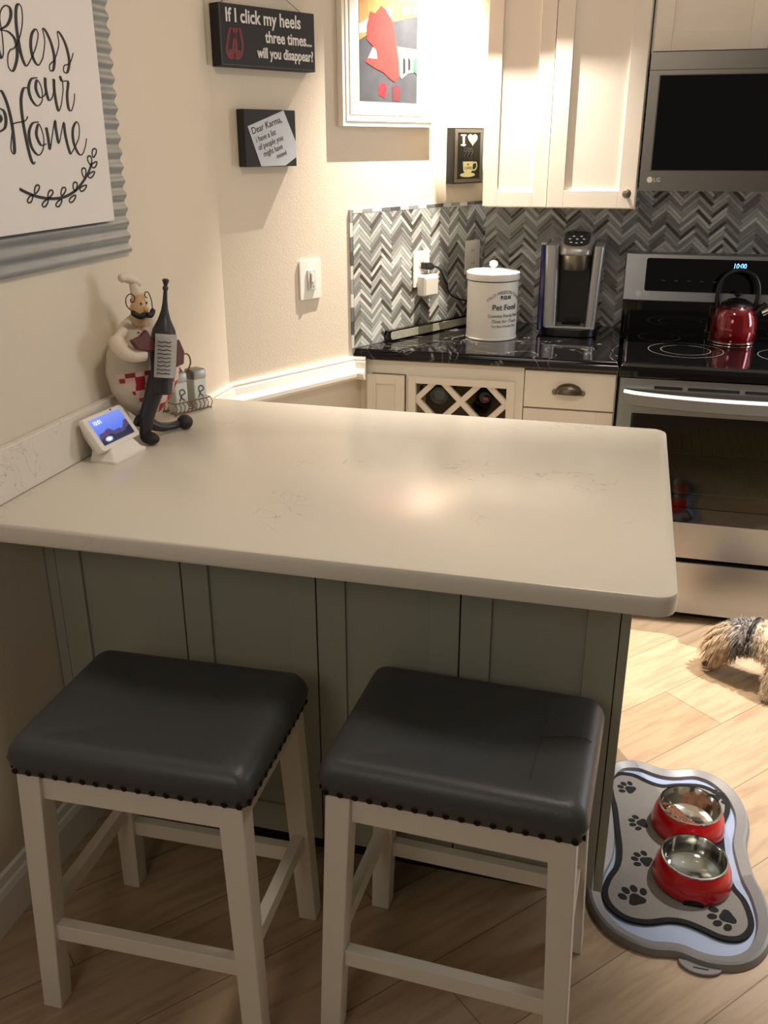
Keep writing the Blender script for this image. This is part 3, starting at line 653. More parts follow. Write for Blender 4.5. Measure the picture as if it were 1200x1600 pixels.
bm = bmesh.new(); tube(bm, smooth_path([(0.044, -0.034, 0.008), (0.075, -0.045, -0.006), (0.105, -0.05, -0.06), (0.135, -0.045, -0.10), (0.19, -0.04, -0.125), (0.27, -0.035, -0.15), (0.33, -0.03, -0.20), (0.36, -0.03, -0.232)], 6), 0.0036, 8)
obj('cable', bm, 'black', t, smooth=True)

# ------------------------------------------------------------------ granite counter on the back run
gx1 = -0.012
e0 = dpos((YG-YC)/CA, 0, 0)[0]+0.004
ol = [(e0, YG), (-0.6, YG), (gx1, YG), (gx1, YW-0.007), (C2X+0.006, YW-0.007)]
s = slab(ol, 0.876, TOP, 0.010, 'granite', 'granite_countertop', steps=((0.7, 0), (0.3, 0.10), (0, 0.25), (0, 0.5), (0.5, 0.62), (0.55, 0.7), (0.75, 0.9), (1.2, 1)))
tag(s, 'black veined granite counter with bullnose edge under the coffee maker', 'countertop')
t = thing('splash_strip', 'long low black-edged strip with speckled face against the mosaic', 'trim strip', dpos(0.70, 0.007, TOP+0.0008), DROT)
bm = bmesh.new(); box(bm, 0, 0.50, -0.020, 0, 0, 0.040); obj('black_border', bm, 'gloss', t, bevel=0.002)
bm = bmesh.new(); plate(bm, rrect(0.012, 0.49, 0.006, 0.034, 0.012), -0.0215, -0.0195); obj('speckled_face', bm, mat('speckle', (170, 168, 150), 0.3, var=0.5, vscale=130), t)

# base cabinets
YD = YG+0.025
t = thing('wine_rack_cabinet', 'white base cabinet with diagonal lattice wine rack under granite', 'cabinet', (-0.55, YD, 0))
ox, oy = 0.55, -YD
def cb(*a): return bx(a[0]+ox, a[1]+ox, a[2]+oy, a[3]+oy, a[4], a[5])
bm = bmesh.new()
for a in ((-0.880, -0.862, YD+0.02, 3.30, 0.10, 0.874), (-0.345, -0.327, YD+0.02, 3.68, 0.10, 0.874), (-0.862, -0.345, YD+0.02, 3.45, 0.10, 0.118), (-0.862, -0.745, YD+0.02, YD+0.03, 0.12, 0.83), (-0.735, -0.345, 3.43, 3.45, 0.118, 0.874), (-0.740, -0.728, YD+0.02, 3.45, 0.118, 0.83)): box(bm, a[0]+ox, a[1]+ox, a[2]+oy, a[3]+oy, a[4], a[5])
obj('carcass', bm, 'cabw', t)
obj('rack_shade_sheet', cb(-0.727, -0.346, 3.40, 3.428, 0.12, 0.872), mat('rack_shade_brown', (92, 84, 62), 0.7), t)  # added dark sheet, its brown stands in for shade inside the rack
bm = bmesh.new()
for a in ((-0.885, -0.323, 0.825, 0.875), (-0.885, -0.862, 0.10, 0.825), (-0.738, -0.702, 0.10, 0.825), (-0.380, -0.323, 0.10, 0.825), (-0.702, -0.380, 0.797, 0.825), (-0.702, -0.380, 0.44, 0.47)): box(bm, a[0]+ox, a[1]+ox, YD+oy, YD+0.02+oy, a[2], a[3])
obj('face_frame', bm, 'cabw', t)
shaker('cabinet_door', -0.878+ox, -0.742+ox, 0.12, 0.822, YD+oy, 0.032, 'cabw', t, th=0.016)
fr_ = obj('rack_frame', (lambda b: ([box(b, *a) for a in ((-0.728+ox, -0.702+ox, YD-0.010+oy, YD+oy, 0.44, 0.822), (-0.380+ox, -0.352+ox, YD-0.010+oy, YD+oy, 0.44, 0.822), (-0.702+ox, -0.380+ox, YD-0.010+oy, YD+oy, 0.797, 0.822))], b)[1])(bmesh.new()), 'cabw', t, bevel=0.001)
# lattice: clipped 45 degree slats
def slat(bm, cx, cz, sgn, ln, x0, x1, z0, z1, y0, y1, w=0.010):
    pts = []
    d = Vector((1, sgn)).normalized(); q_ = Vector((-d.y, d.x))
    poly = [Vector((cx, cz))-d*ln-q_*w, Vector((cx, cz))+d*ln-q_*w, Vector((cx, cz))+d*ln+q_*w, Vector((cx, cz))-d*ln+q_*w]
    def clip(poly, ax, val, gt):
        out = []
        for i in range(len(poly)):
            a, b_ = poly[i], poly[(i+1) % len(poly)]; ia = a[ax] >= val if gt else a[ax] <= val; ib = b_[ax] >= val if gt else b_[ax] <= val
            if ia: out.append(a)
            if ia != ib: out.append(a+(b_-a)*((val-a[ax])/(b_[ax]-a[ax])))
        return out
    for ax, val, gt in ((0, x0, True), (0, x1, False), (1, z0, True), (1, z1, False)):
        poly = clip(poly, ax, val, gt)
        if len(poly) < 3: return
    plate(bm, [(p.x+ox, p.y) for p in poly], y0+oy, y1+oy)
bm = bmesh.new()
for kx in range(-3, 4):
    for sg in (-1, 1): slat(bm, -0.541+kx*0.160, 0.737, sg, 0.6, -0.702, -0.380, 0.47, 0.797, YD+0.003 if sg > 0 else YD+0.0025, YD+0.020)
obj('lattice', bm, 'cabw', t, bevel=0.001)
obj('plinth', cb(-0.86, -0.345, YD+0.07, YD+0.09, 0, 0.099), 'cabw', t)
bottles = [(-0.465, 0.742, 'glassdk', 'dark wine bottle with pinkish label in the right rack diamond'), (-0.628, 0.742, 'glassgy', 'grey glass bottle lying in the left rack diamond'), (-0.690, 0.765, 'glassy', 'green glass bottle at the far left of the wine rack'), (-0.500, 0.668, 'glassdk', 'dark bottle with gold neck ring low in the wine rack')]
for i, (x, z, mm, lab) in enumerate(bottles):
    r = 0.034
    if i == 2: x = -0.686; r = 0.030
    t2 = thing('wine_bottle', lab, 'bottle', (x, YD+0.05, z), 0, None)
    bm = bmesh.new()
    pr = [(0.010, 0.0), (0.0145, 0.002), (0.0145, 0.06), (0.016, 0.085), (r*0.9, 0.12), (r, 0.14), (r, 0.29), (r*0.8, 0.295)] if i in (2, 3) else [(0.02, 0.012), (r*0.9, 0.002), (r, 0.008), (r, 0.17), (0.018, 0.22), (0.014, 0.29)]
    lathe(bm, pr, axis='y', seg=24); obj('glass', bm, mm, t2, smooth=True)
    if i == 3:
        bm = bmesh.new(); lathe(bm, [(0.0155, -0.002), (0.0165, 0.001), (0.0165, 0.018), (0.0155, 0.02)], axis='y', seg=24); obj('neck_ring', bm, 'gold', t2, smooth=True)
    if i == 0:
        bm = bmesh.new(); box(bm, -0.003, 0.014, -0.001, 0.002, -0.006, 0.006); o = obj('label', bm, 'pink', t2); o['label'] = 'pinkish label'

t = thing('drawer_cabinet', 'white base cabinet with drawer and cup pull beside the range', 'cabinet', (-0.17, YD, 0))
ox = 0.17
obj('carcass', cb(-0.322, -0.014, YD+0.02, 3.68, 0.10, 0.874), 'cabw', t)
obj('plinth', cb(-0.322, -0.014, YD+0.07, YD+0.09, 0, 0.099), 'cabw', t)
dr = obj('drawer', cb(-0.320, -0.018, YD-0.004, YD+0.019, 0.738, 0.866), 'cabw', t, bevel=0.0015)
def cup_pull(parent, cx, cy, cz):
    bm = bmesh.new(); R = []
    nU, nV = 16, 7
    for i in range(nU+1):
        a = PI*i/nU; row = []
        for j in range(nV+1):
            b_ = (PI/2)*j/nV
            row.append(bm.verts.new((cx-0.045*math.cos(a), cy-0.024*math.sin(b_)*math.sin(a)**0.6, cz-0.014+0.036*math.sin(a)**0.8*math.cos(b_))))
        R.append(row)
    for i in range(nU):
        for j in range(nV): bm.faces.new((R[i][j], R[i+1][j], R[i+1][j+1], R[i][j+1]))
    bmesh.ops.solidify(bm, geom=bm.faces[:], thickness=0.0015)
    for sx in (-1, 1): lathe(bm, [(0.010, -0.003), (0.010, 0.0)], (cx+sx*0.046, cy, cz-0.010), 14, 'y')
    return obj('cup_pull', bm, 'nickel', parent, smooth=True)
cup_pull(dr, -0.170+ox, -0.004-0.0005, 0.806)
shaker('cabinet_door', -0.320+ox, -0.018+ox, 0.12, 0.732, 0.019, 0.055, 'cabw', t, th=0.022)
# filler between rail return and cabinet
obj_f = obj('cabinet_filler', bx(e0+0.008, -0.888, YD+0.012, YD+0.030, 0.0, 0.800), 'wall'); tag(obj_f, 'narrow cream filler strip between angled wall and wine rack cabinet', 'filler')

# ------------------------------------------------------------------ range
RX0, RX1 = -0.008, 0.752; RW = RX1-RX0; RY = YG-0.02
t = thing('electric_range', 'stainless electric range with black glass cooktop and oven', 'range', ((RX0+RX1)/2, RY, 0))
ox = -(RX0+RX1)/2; oy = -RY
def rb(*a): return bx(a[0]+ox, a[1]+ox, a[2]+oy, a[3]+oy, a[4], a[5])
bm = bmesh.new()
for a in ((RX0, RX0+0.02, RY+0.04, 3.70, 0.03, 0.885), (RX1-0.02, RX1, RY+0.04, 3.70, 0.03, 0.885), (RX0+0.02, RX1-0.02, RY+0.5, 3.70, 0.03, 0.885), (RX0+0.02, RX1-0.02, RY+0.04, RY+0.5, 0.03, 0.28), (RX0+0.02, RX1-0.02, RY+0.04, RY+0.5, 0.80, 0.885)): box(bm, a[0]+ox, a[1]+ox, a[2]+oy, a[3]+oy, a[4], a[5])
obj('body', bm, 'black', t)
obj('oven_cavity', rb(RX0+0.03, RX1-0.03, RY+0.47, RY+0.49, 0.29, 0.79), 'oven', t)
bm = bmesh.new()
for z in (0.46, 0.60):
    tube(bm, [(RX0+0.03+ox, 0.07, z), (RX1-0.03+ox, 0.07, z)], 0.004, 6)
    for i in range(22): x = RX0+0.04+ox+i*(RW-0.08)/21; tube(bm, [(x, 0.07, z), (x, 0.42, z)], 0.002, 5)
obj('oven_rack', bm, 'chrome', t)
# cooktop glass with black front edge
bm = bmesh.new(); loops = []
for ins, z in ((0.0, 0.872), (0.0, 0.893), (0.004, 0.908), (0.014, 0.915)): loops.append([(p[0]+ox, p[1]+oy, z) for p in ((RX0-0.002+ins, RY-0.004+ins), (RX1-ins, RY-0.004+ins), (RX1-ins, YW-0.12), (RX0-0.002+ins, YW-0.12))])
loft(bm, loops); obj('cooktop', bm, 'gloss', t, bevel=0.002)
obj('side_rail', rb(RX0+0.012, RX0+0.016, RY+0.03, RY+0.5, 0.9152, 0.9162), 'nickel', t)
def ring(bm, cx, cy, r, w=0.0012, z=0.9154, seg=64):
    a = [bm.verts.new((cx+ox+math.cos(2*PI*i/seg)*(r-w), cy+oy+math.sin(2*PI*i/seg)*(r-w), z)) for i in range(seg)]
    b_ = [bm.verts.new((cx+ox+math.cos(2*PI*i/seg)*(r+w), cy+oy+math.sin(2*PI*i/seg)*(r+w), z)) for i in range(seg)]
    for i in range(seg): j = (i+1) % seg; bm.faces.new((a[i], b_[i], b_[j], a[j]))
for cx, cy, rs in ((0.205, 3.335, (0.125, 0.083)), (0.555, 3.32, (0.115, 0.075)), (0.12, 3.555, (0.075,)), (0.37, 3.56, (0.06,)), (0.60, 3.555, (0.085,))):
    bm = bmesh.new()
    for r in rs: ring(bm, cx, cy, r)
    obj('burner_ring', bm, 'inkgrey', t)
# backguard
bm = bmesh.new(); plate(bm, [(RX0-0.014+ox, 0.9155), (RX1+ox, 0.9155), (RX1+ox, 1.035), (RX0-0.014+ox, 1.035)], YW-0.115+oy, YW-0.02+oy); obj('vent_panel', bm, 'gloss', t)
bm = bmesh.new(); yb = YW-0.105+oy
hexa(bm, [(RX0-0.018+ox, yb-0.012, 1.036), (RX1+ox, yb-0.012, 1.036), (RX1+ox, yb+0.08, 1.036), (RX0-0.018+ox, yb+0.08, 1.036)], [(RX0-0.018+ox, yb+0.012, 1.205), (RX1+ox, yb+0.012, 1.205), (RX1+ox, yb+0.08, 1.205), (RX0-0.018+ox, yb+0.08, 1.205)])
bgd = obj('control_panel', bm, 'steel', t, bevel=0.004)
tl = math.atan2(0.024, 0.169)
def on_bg(x, z, off=0.0): return (x+ox, yb-0.012+(z-1.036)*0.024/0.169-off, z)
dsp = obj('display_glass', (lambda b: (plate(b, rrect(-0.325, 0.28, 0.0, 0.118, 0.008), -0.003, 0), b)[1])(bmesh.new()), 'gloss', bgd)
dsp.location = on_bg(0.375, 1.072, 0.0005); dsp.rotation_euler = (-tl, 0, 0)
text('clock_digits', '10:00', 0.026, 'clock', dsp, (-0.022, -0.0034, 0.088), sx=0.8, shear=0.1)
bm = bmesh.new(); lathe(bm, [(0.011, 0), (0.011, -0.0012)], (0, 0, 0), 20, 'y'); lg = obj('logo', bm, 'signwhite', bgd); lg.location = on_bg(0.030, 1.062, 0.0002); lg.rotation_euler = (-tl, 0, 0)
text('lettering', 'LG', 0.020, 'signwhite', lg, (0.016, -0.0005, -0.007))
bm = bmesh.new()
for i in range(4):
    for x in (0.21, 0.51): pass
for x in (0.11, 0.155, 0.20, 0.245, 0.29): box(bm, x+ox, x+0.012+ox, on_bg(0, 1.11)[1]-0.0042, on_bg(0, 1.11)[1]-0.0036, 1.11, 1.112)
obj('touch_marks', bm, 'inkgrey', dsp).parent = bgd
# oven door
bm = bmesh.new()
dx0, dx1 = RX0+0.004, RX1-0.004; wx0, wx1, wz0, wz1 = 0.042, 0.702, 0.378, 0.752
for a in ((dx0, wx0, 0.248, 0.868), (wx1, dx1, 0.248, 0.868), (wx0, wx1, 0.248, wz0), (wx0, wx1, wz1, 0.868)): box(bm, a[0]+ox, a[1]+ox, 0, 0.038, a[2], a[3])
door = obj('oven_door', bm, 'steel', t)
bm = bmesh.new()
for a in ((wx0, wx1, 0.71, wz1), (wx0, wx1, wz0, 0.43), (wx0, wx0+0.07, 0.43, 0.71), (wx1-0.07, wx1, 0.43, 0.71)): box(bm, a[0]+ox, a[1]+ox, 0.002, 0.012, a[2], a[3])
obj('window_surround', bm, 'gloss', door)
obj('window_glass', bx(wx0+0.07+ox, wx1-0.07+ox, 0.003, 0.009, 0.43, 0.71), 'ovenglass', door)
bm = bmesh.new()
for a, b_ in ((0.135, 0.225), (0.24, 0.40), (0.415, 0.51), (0.525, 0.68)): plate(bm, rrect(a-0.03+ox, b_-0.03+ox, 0.836, 0.846, 0.004), -0.001, 0.001)
obj('vent_slot', bm, 'dark', door)
bm = bmesh.new(); hp = []
for i in range(25):
    f = i/24; x = dx0+0.015+f*(RW-0.038); bow = math.sin(PI*f)**0.6
    hp.append((x+ox, -0.014-0.040*bow, 0.814-0.006*bow))
loops = []
for p in hp: loops.append([(p[0], p[1]+dy, p[2]+dz) for dy, dz in ((0.012, 0.018), (-0.004, 0.020), (-0.014, 0.012), (-0.016, -0.022), (-0.006, -0.028), (0.010, -0.020))])
loft(bm, loops)
for x in (dx0+0.03, dx1-0.03): box(bm, x-0.012+ox, x+0.012+ox, -0.02, 0.002, 0.80, 0.825)
obj('door_handle', bm, M['handlesteel'], door, smooth=True)
dw = obj('storage_drawer', rb(dx0, dx1, RY, RY+0.03, 0.035, 0.232), 'steel', t, bevel=0.003)
obj('base', rb(RX0+0.03, RX1-0.03, RY+0.05, 3.6, 0, 0.03), 'dark', t)

# kettle
t = thing('tea_kettle', 'glossy red kettle with black handle on the cooktop', 'kettle', (0.372, 3.535, 0.9158), 0)
bm = bmesh.new(); lathe(bm, [(0.076, 0.0), (0.079, 0.004), (0.080, 0.04), (0.078, 0.075), (0.071, 0.105), (0.058, 0.130), (0.040, 0.144)], seg=40); obj('body', bm, 'kettle', t, smooth=True)
bm = bmesh.new(); lathe(bm, [(0.080, 0.0), (0.083, 0.002), (0.083, 0.005), (0.080, 0.007)], seg=40); obj('base_band', bm, 'chrome', t, smooth=True)
bm = bmesh.new(); lathe(bm, [(0.064, 0.120), (0.052, 0.138), (0.030, 0.150), (0.010, 0.154)], seg=32); ld = obj('lid', bm, 'black', t, smooth=True)
bm = bmesh.new(); lathe(bm, [(0.006, 0.152), (0.006, 0.160), (0.013, 0.164), (0.014, 0.172), (0.008, 0.178)], seg=20); obj('knob', bm, 'black', ld, smooth=True)
bm = bmesh.new(); tube(bm, smooth_path([(-0.062, 0, 0.105), (-0.068, 0, 0.16), (-0.058, 0, 0.215), (-0.025, 0, 0.245), (0.02, 0, 0.247), (0.054, 0, 0.222), (0.068, 0, 0.175), (0.062, 0, 0.108)], 6), 0.0085, 10); obj('handle', bm, 'black', t, smooth=True)
bm = bmesh.new(); tube(bm, [(0.060, -0.01, 0.095), (0.085, -0.016, 0.125), (0.098, -0.018, 0.138)], [0.018, 0.012, 0.011], 16); sp = obj('spout', bm, 'black', t, smooth=True)
bm = bmesh.new(); tube(bm, [(0.088, -0.022, 0.108), (0.122, -0.026, 0.128)], [0.014, 0.014], 16); obj('whistle_cap', bm, 'chrome', sp, smooth=True)

# ------------------------------------------------------------------ microwave
YM = 3.337
t = thing('microwave', 'stainless over-the-range microwave with black glass door', 'microwave', ((RX0+RX1)/2, YM, 1.436))
ox = -(RX0+RX1)/2
obj('housing', bx(RX0+0.004+ox, RX1-0.004+ox, 0.03, 0.38, 0.002, 0.41), 'black', t)
bm = bmesh.new(); hh = 0.412
for a in ((RX0+0.004, 0.030, 0, hh), (0.60, RX1-0.004, 0, hh), (0.030, 0.60, 0, 0.064), (0.030, 0.60, 0.345, hh)): box(bm, a[0]+ox, a[1]+ox, 0, 0.03, a[2], a[3])
mdoor = obj('door', bm, 'steelmw', t)
obj('door_window', (lambda b: (plate(b, rrect(0.030+ox, 0.60+ox, 0.064, 0.345, 0.006), 0.002, 0.012), b)[1])(bmesh.new()), 'gloss', mdoor)
bm = bmesh.new(); frr = [(0.028, 0.0305), (0.028, 0.60)];
for a in ((0.026, 0.030, 0.062, 0.347), (0.030, 0.60, 0.0615, 0.064), (0.030, 0.60, 0.345, 0.3475)): box(bm, a[0]+ox, a[1]+ox, -0.001, 0.004, a[2], a[3])
obj('window_trim', bm, 'chrome', mdoor)
bm = bmesh.new(); box(bm, RX0+0.004+ox, RX1-0.004+ox, -0.001, 0.001, hh-0.052, hh-0.050); obj('vent_line', bm, 'inkgrey', mdoor)
bm = bmesh.new(); lathe(bm, [(0.009, 0), (0.009, -0.001)], (0.028+ox, 0, 0.034), 20, 'y'); lg = obj('logo', bm, 'signwhite', mdoor)
text('lettering', 'LG', 0.018, 'signwhite', mdoor, (0.040+ox, -0.0006, 0.028))

# ------------------------------------------------------------------ upper cabinets
YU = YW-0.33
t = thing('upper_cabinet', 'tall white shaker wall cabinet left of the microwave', 'cabinet', (-0.27, YU, 1.372)); ox = 0.27
obj('carcass', bx(-0.527+ox, -0.010+ox, 0.021, 0.322, 0.0, 0.78), 'cabw', t)
shaker('cabinet_door', -0.535+ox, -0.312+ox, 0.004, 0.775, 0.020, 0.050, 'cabw', t, th=0.020, rec=0.007)
d2 = shaker('cabinet_door', -0.309+ox, -0.014+ox, 0.004, 0.775, 0.020, 0.056, 'cabw', t, th=0.026, rec=0.008)
bm = bmesh.new(); lathe(bm, [(0.006, 0), (0.005, -0.010), (0.012, -0.016), (0.015, -0.022), (0.012, -0.028), (0.004, -0.030)], (-0.042+ox, -0.006, 0.052), 20, 'y'); obj('knob', bm, 'nickel', d2, smooth=True)
bm = bmesh.new(); plate_prof = [(-0.008, 0.78), (-0.012, 0.80), (-0.030, 0.83), (-0.055, 0.86), (-0.059, 0.875), (0.02, 0.875), (0.02, 0.78)]
v0 = [bm.verts.new((-0.545+ox+min(0, (p[0]+0.008)*0.95), p[0], p[1])) for p in plate_prof]; v1 = [bm.verts.new((-0.010+ox, p[0], p[1])) for p in plate_prof]
bm.faces.new(v0); bm.faces.new(v1[::-1])
for i in range(len(v0)): j = (i+1) % len(v0); bm.faces.new((v0[i], v0[j], v1[j], v1[i]))
bmesh.ops.recalc_face_normals(bm, faces=bm.faces); obj('crown_moulding', bm, 'cabw', t)
t = thing('upper_cabinet', 'short white cabinet above the microwave, partly out of the top right', 'cabinet', (0.37, YU, 1.852)); ox = -0.37
obj('carcass', bx(-0.006+ox, 0.75+ox, 0.021, 0.322, 0.0, 0.30), 'cabw', t)
shaker('cabinet_door', 0.0+ox, 0.345+ox, 0.004, 0.296, 0.020, 0.055, 'cabw', t)
d2 = shaker('cabinet_door', 0.349+ox, 0.745+ox, 0.004, 0.296, 0.020, 0.055, 'cabw', t)
bm = bmesh.new(); lathe(bm, [(0.006, 0), (0.005, -0.010), (0.012, -0.016), (0.015, -0.022), (0.012, -0.028), (0.004, -0.030)], (0.372+ox, 0, 0.040), 20, 'y'); obj('knob', bm, 'nickel', d2, smooth=True)

# ------------------------------------------------------------------ coffee maker
t = thing('coffee_maker', 'silver and black single-serve coffee maker on granite counter', 'coffee maker', (-0.208, 3.585, TOP), 0)
bm = bmesh.new(); prism(bm, rrect(-0.100, 0.100, -0.115, 0.10, 0.06, 9), 0, 0.030); obj('base', bm, 'black', t, bevel=0.003)
def pillar(x0, x1, name, m_):
    bm = bmesh.new(); loft(bm, [[(p[0]+sh, p[1], z) for p in rrect(x0+0.003*0, x1, -0.095, 0.09, 0.012)] for z, sh in ((0.0305, 0), (0.20, -0.003 if x0 < 0 else 0.006), (0.315, -0.006 if x0 < 0 else 0.012), (0.325, -0.006 if x0 < 0 else 0.012))]); return obj(name, bm, m_, t, smooth=True, bevel=0.002)
pillar(-0.097, -0.050, 'side_housing', 'silver'); pillar(0.058, 0.092, 'side_housing', 'silver')
obj('brew_recess', bx(-0.050, 0.058, -0.02, 0.09, 0.031, 0.33), 'black', t)
bm = bmesh.new(); prism(bm, rrect(-0.090, 0.092, -0.108, -0.0955, 0.006), 0.0305, 0.038); prism(bm, rrect(-0.049, 0.057, -0.098, -0.021, 0.004), 0.0305, 0.038); obj('drip_tray', bm, 'silver', t, bevel=0.001)
obj('drip_grille', bx(-0.030, 0.038, -0.070, -0.020, 0.0382, 0.0395), 'dark', t)
bm = bmesh.new(); lathe(bm, [(0.050, 0.238), (0.054, 0.243), (0.055, 0.292)], (0.004, -0.050, 0), 36); obj('brew_head', bm, 'nickel', t, smooth=True)
bm = bmesh.new(); loft(bm, [[(p[0]+0.004, p[1]-0.02, z) for p in rrect(-0.060+i_, 0.060-i_, -0.085+i_, 0.09-i_, 0.045, 8)] for z, i_ in ((0.290, 0.004), (0.296, 0), (0.330, 0), (0.340, 0.003), (0.346, 0.009))])
for v in bm.verts:
    if v.co.z > 0.32: v.co.z += (v.co.y+0.02)*0.30
bm.normal_update(); hd = obj('head', bm, 'silver', t, smooth=True)
bm = bmesh.new(); prism(bm, [(p[0]+0.004, p[1]-0.02) for p in rrect(-0.046, 0.046, -0.072, 0.060, 0.036, 8)], 0.3455, 0.3485)
for v in bm.verts: v.co.z += (v.co.y+0.02)*0.30
obj('control_face', bm, 'gloss', hd)
bm = bmesh.new()
for (x, y) in ((-0.015, -0.065), (0.004, -0.070), (0.022, -0.065), (-0.022, -0.035), (0.004, -0.035), (0.028, -0.035), (-0.01, -0.01), (0.018, -0.01)): box(bm, x-0.004, x+0.004, y-0.002, y+0.002, 0.3486+y*0.30+0.006, 0.3492+y*0.30+0.006)
obj('buttons', bm, 'uiw', hd)
bm = bmesh.new(); prism(bm, rrect(-0.122, -0.0985, -0.06, 0.09, 0.008), 0.012, 0.322); tk = obj('water_tank', bm, 'bluelight', t, bevel=0.004)
bm = bmesh.new(); prism(bm, rrect(-0.124, -0.0985, -0.062, 0.092, 0.008), 0.3225, 0.332); obj('tank_lid', bm, 'silver', tk, bevel=0.003)

# ------------------------------------------------------------------ pet food tin
t = thing('pet_food_tin', 'round cream pet food tin with black lettering on granite', 'canister', (-0.487, 3.415, TOP), 0)
R_ = 0.094
bm = bmesh.new(); lathe(bm, [(R_-0.003, 0), (R_, 0.002), (R_, 0.006), (R_-0.002, 0.008), (R_-0.002, 0.205), (R_-0.002, 0.208)], seg=56); body = obj('body', bm, 'tin', t, smooth=True)
bm = bmesh.new(); lathe(bm, [(R_-0.001, 0.2085), (R_-0.001, 0.2115)], seg=56); obj('dark_seam', bm, 'dark', t)
bm = bmesh.new(); lathe(bm, [(R_+0.002, 0.212), (R_+0.003, 0.214), (R_+0.002, 0.236), (R_-0.003, 0.240), (R_-0.008, 0.239), (0.03, 0.247), (0.005, 0.248)], seg=56); ld = obj('lid', bm, 'tin', t, smooth=True)
bm = bmesh.new(); lathe(bm, [(0.010, 0.246), (0.008, 0.252), (0.015, 0.258), (0.015, 0.270), (0.006, 0.275)], seg=24); obj('knob', bm, 'tin', ld, smooth=True)
def wrap(zc, arch=0):
    a0 = math.radians(-50)
    def f(co):
        a = a0 + co.x/R_; r = R_+0.0002+co.z
        return Vector((math.cos(a)*r, math.sin(a)*r, zc+co.y-arch*co.x*co.x))
    return f
for s_, sz, z, sh, mm, ar, bo in (('OLD MISSION CLUB', 0.016, 0.170, 0, 'inkgrey', 6.0, 0), ('P.D.N', 0.017, 0.150, 0, 'ink', 0, 0.0006), ('Pet Food', 0.028, 0.112, 0, 'ink', 0, 0.0003), ('Country Family Feed', 0.0155, 0.086, 0, 'ink', 0, 0), ('Time for Treats', 0.017, 0.066, 0.4, 'inkgrey', 0, 0), ('For Best Friends Daily', 0.0115, 0.050, 0, 'inkgrey', 0, 0)):
    text('lettering', s_, sz, mm, body, (0, 0, 0), (0, 0, 0), 'CENTER', shear=sh, warp=wrap(z, ar), depth=0.0002, bold=bo)

# ------------------------------------------------------------------ smart display
ang = math.radians(85)
t = thing('smart_display', 'small white tilted smart display with blue lake screen on counter', 'smart display', (-1.094, 1.80, TOP), ang)
tilt = math.radians(35)
def tl_(x, y, z): # local: x along, y back, z up in the tilted face frame
    return (x, y*math.cos(tilt)+z*math.sin(tilt), 0.031-y*math.sin(tilt)+z*math.cos(tilt))
def tilted(bm):
    for v in bm.verts: v.co = Vector(tl_(*v.co))
    return bm
bm = bmesh.new(); lp = []
for y, i_ in ((0, 0.002), (0.004, 0), (0.012, 0.0), (0.026, 0.010), (0.040, 0.020), (0.048, 0.030)): lp.append([(p[0], y, p[1]) for p in rrect(-0.074+i_, 0.074-i_, 0+i_*0.3, 0.086-i_*1.3, 0.008)])
loft(bm, lp); obj('shell', tilted(bm), 'whiteplastic', t, smooth=True)
bm = bmesh.new(); nx, ny = 48, 30; x0, x1, z0, z1 = -0.058, 0.058, 0.011, 0.076
V = [[bm.verts.new((x0+(x1-x0)*i/nx, -0.0008, z0+(z1-z0)*j/ny)) for j in range(ny+1)] for i in range(nx+1)]
for i in range(nx):
    for j in range(ny): bm.faces.new((V[i][j], V[i+1][j], V[i+1][j+1], V[i][j+1]))
scr = obj('screen', tilted(bm), 'screen', t)
def scr_col(p):
    idx = p.index; i = idx//ny; j = idx % ny; u, v = i/nx, j/ny
    hill = 0.30+0.22*u+0.12*math.sin(u*7)+0.04*math.sin(u*23)
    sky = lin((60+50*v, 90+40*v, 200+10*v)); c = sky
    if v < hill: c = lin((62+20*v, 60, 96))
    if v < hill*0.55: c = lin((34, 34, 58))
    d = ((u-0.22)**2*3+(v-0.14)**2*5)
    if d < 0.05: g = 1-d/0.05; c = tuple(a+(b_-a)*g for a, b_ in zip(c, (0.6, 0.75, 1)))
    return c
vcolor(scr, scr_col)
o = text('clock_digits', '10:01', 0.0145, 'uiw', scr, (-0.052, 0, 0), (0, 0, 0), warp=lambda co: Vector(tl_(co.x-0.0, -0.0012-co.z, co.y+0.060)), depth=0.0002)
bm = bmesh.new(); lathe(bm, [(0.002, 0), (0.002, -0.0008)], (0.030, 0, 0.081), 12, 'y'); obj('camera_dot', tilted(bm), 'dark', t)
bm = bmesh.new(); lp = []
for z, s0, yb_ in ((0.0005, 1, 0), (0.006, 1, 0), (0.010, 0.9, 0.006), (0.040, 0.62, 0.022)): lp.append([(p[0]*s0, p[1]*s0+yb_, z) for p in rrect(-0.062, 0.062, -0.022, 0.050, 0.008)])
loft(bm, lp); obj('stand', bm, 'whiteplastic', t, smooth=True)

# ------------------------------------------------------------------ chef figurine (local frame: x right, y back, z up)
t = thing('chef_figurine', 'fat chef figurine holding a dark wine bottle, leaning on left wall', 'figurine', (-1.085, 2.01, TOP), math.radians(66.4))
def ell(bm, c, r, seg=28, rg=16, tiltx=0):
    vs = bmesh.ops.create_uvsphere(bm, u_segments=seg, v_segments=rg, radius=1)['verts']
    for v in vs: v.co = Vector((c[0]+v.co.x*r[0], c[1]+v.co.y*r[1], c[2]+v.co.z*r[2]))
bm = bmesh.new(); lathe(bm, [(0.004, 0.048), (0.040, 0.056), (0.072, 0.085), (0.096, 0.125), (0.106, 0.170), (0.098, 0.215), (0.078, 0.252), (0.050, 0.282), (0.026, 0.296), (0.006, 0.300)], (-0.050, 0.012, 0), 64, squash=0.40)
sg = bmesh.ops.subdivide_edges(bm, edges=bm.edges[:], cuts=3, use_grid_fill=True)
body = obj('body', bm, 'fur', t, smooth=True, mats=[vcol_mat('figure_paint', 0.5)])
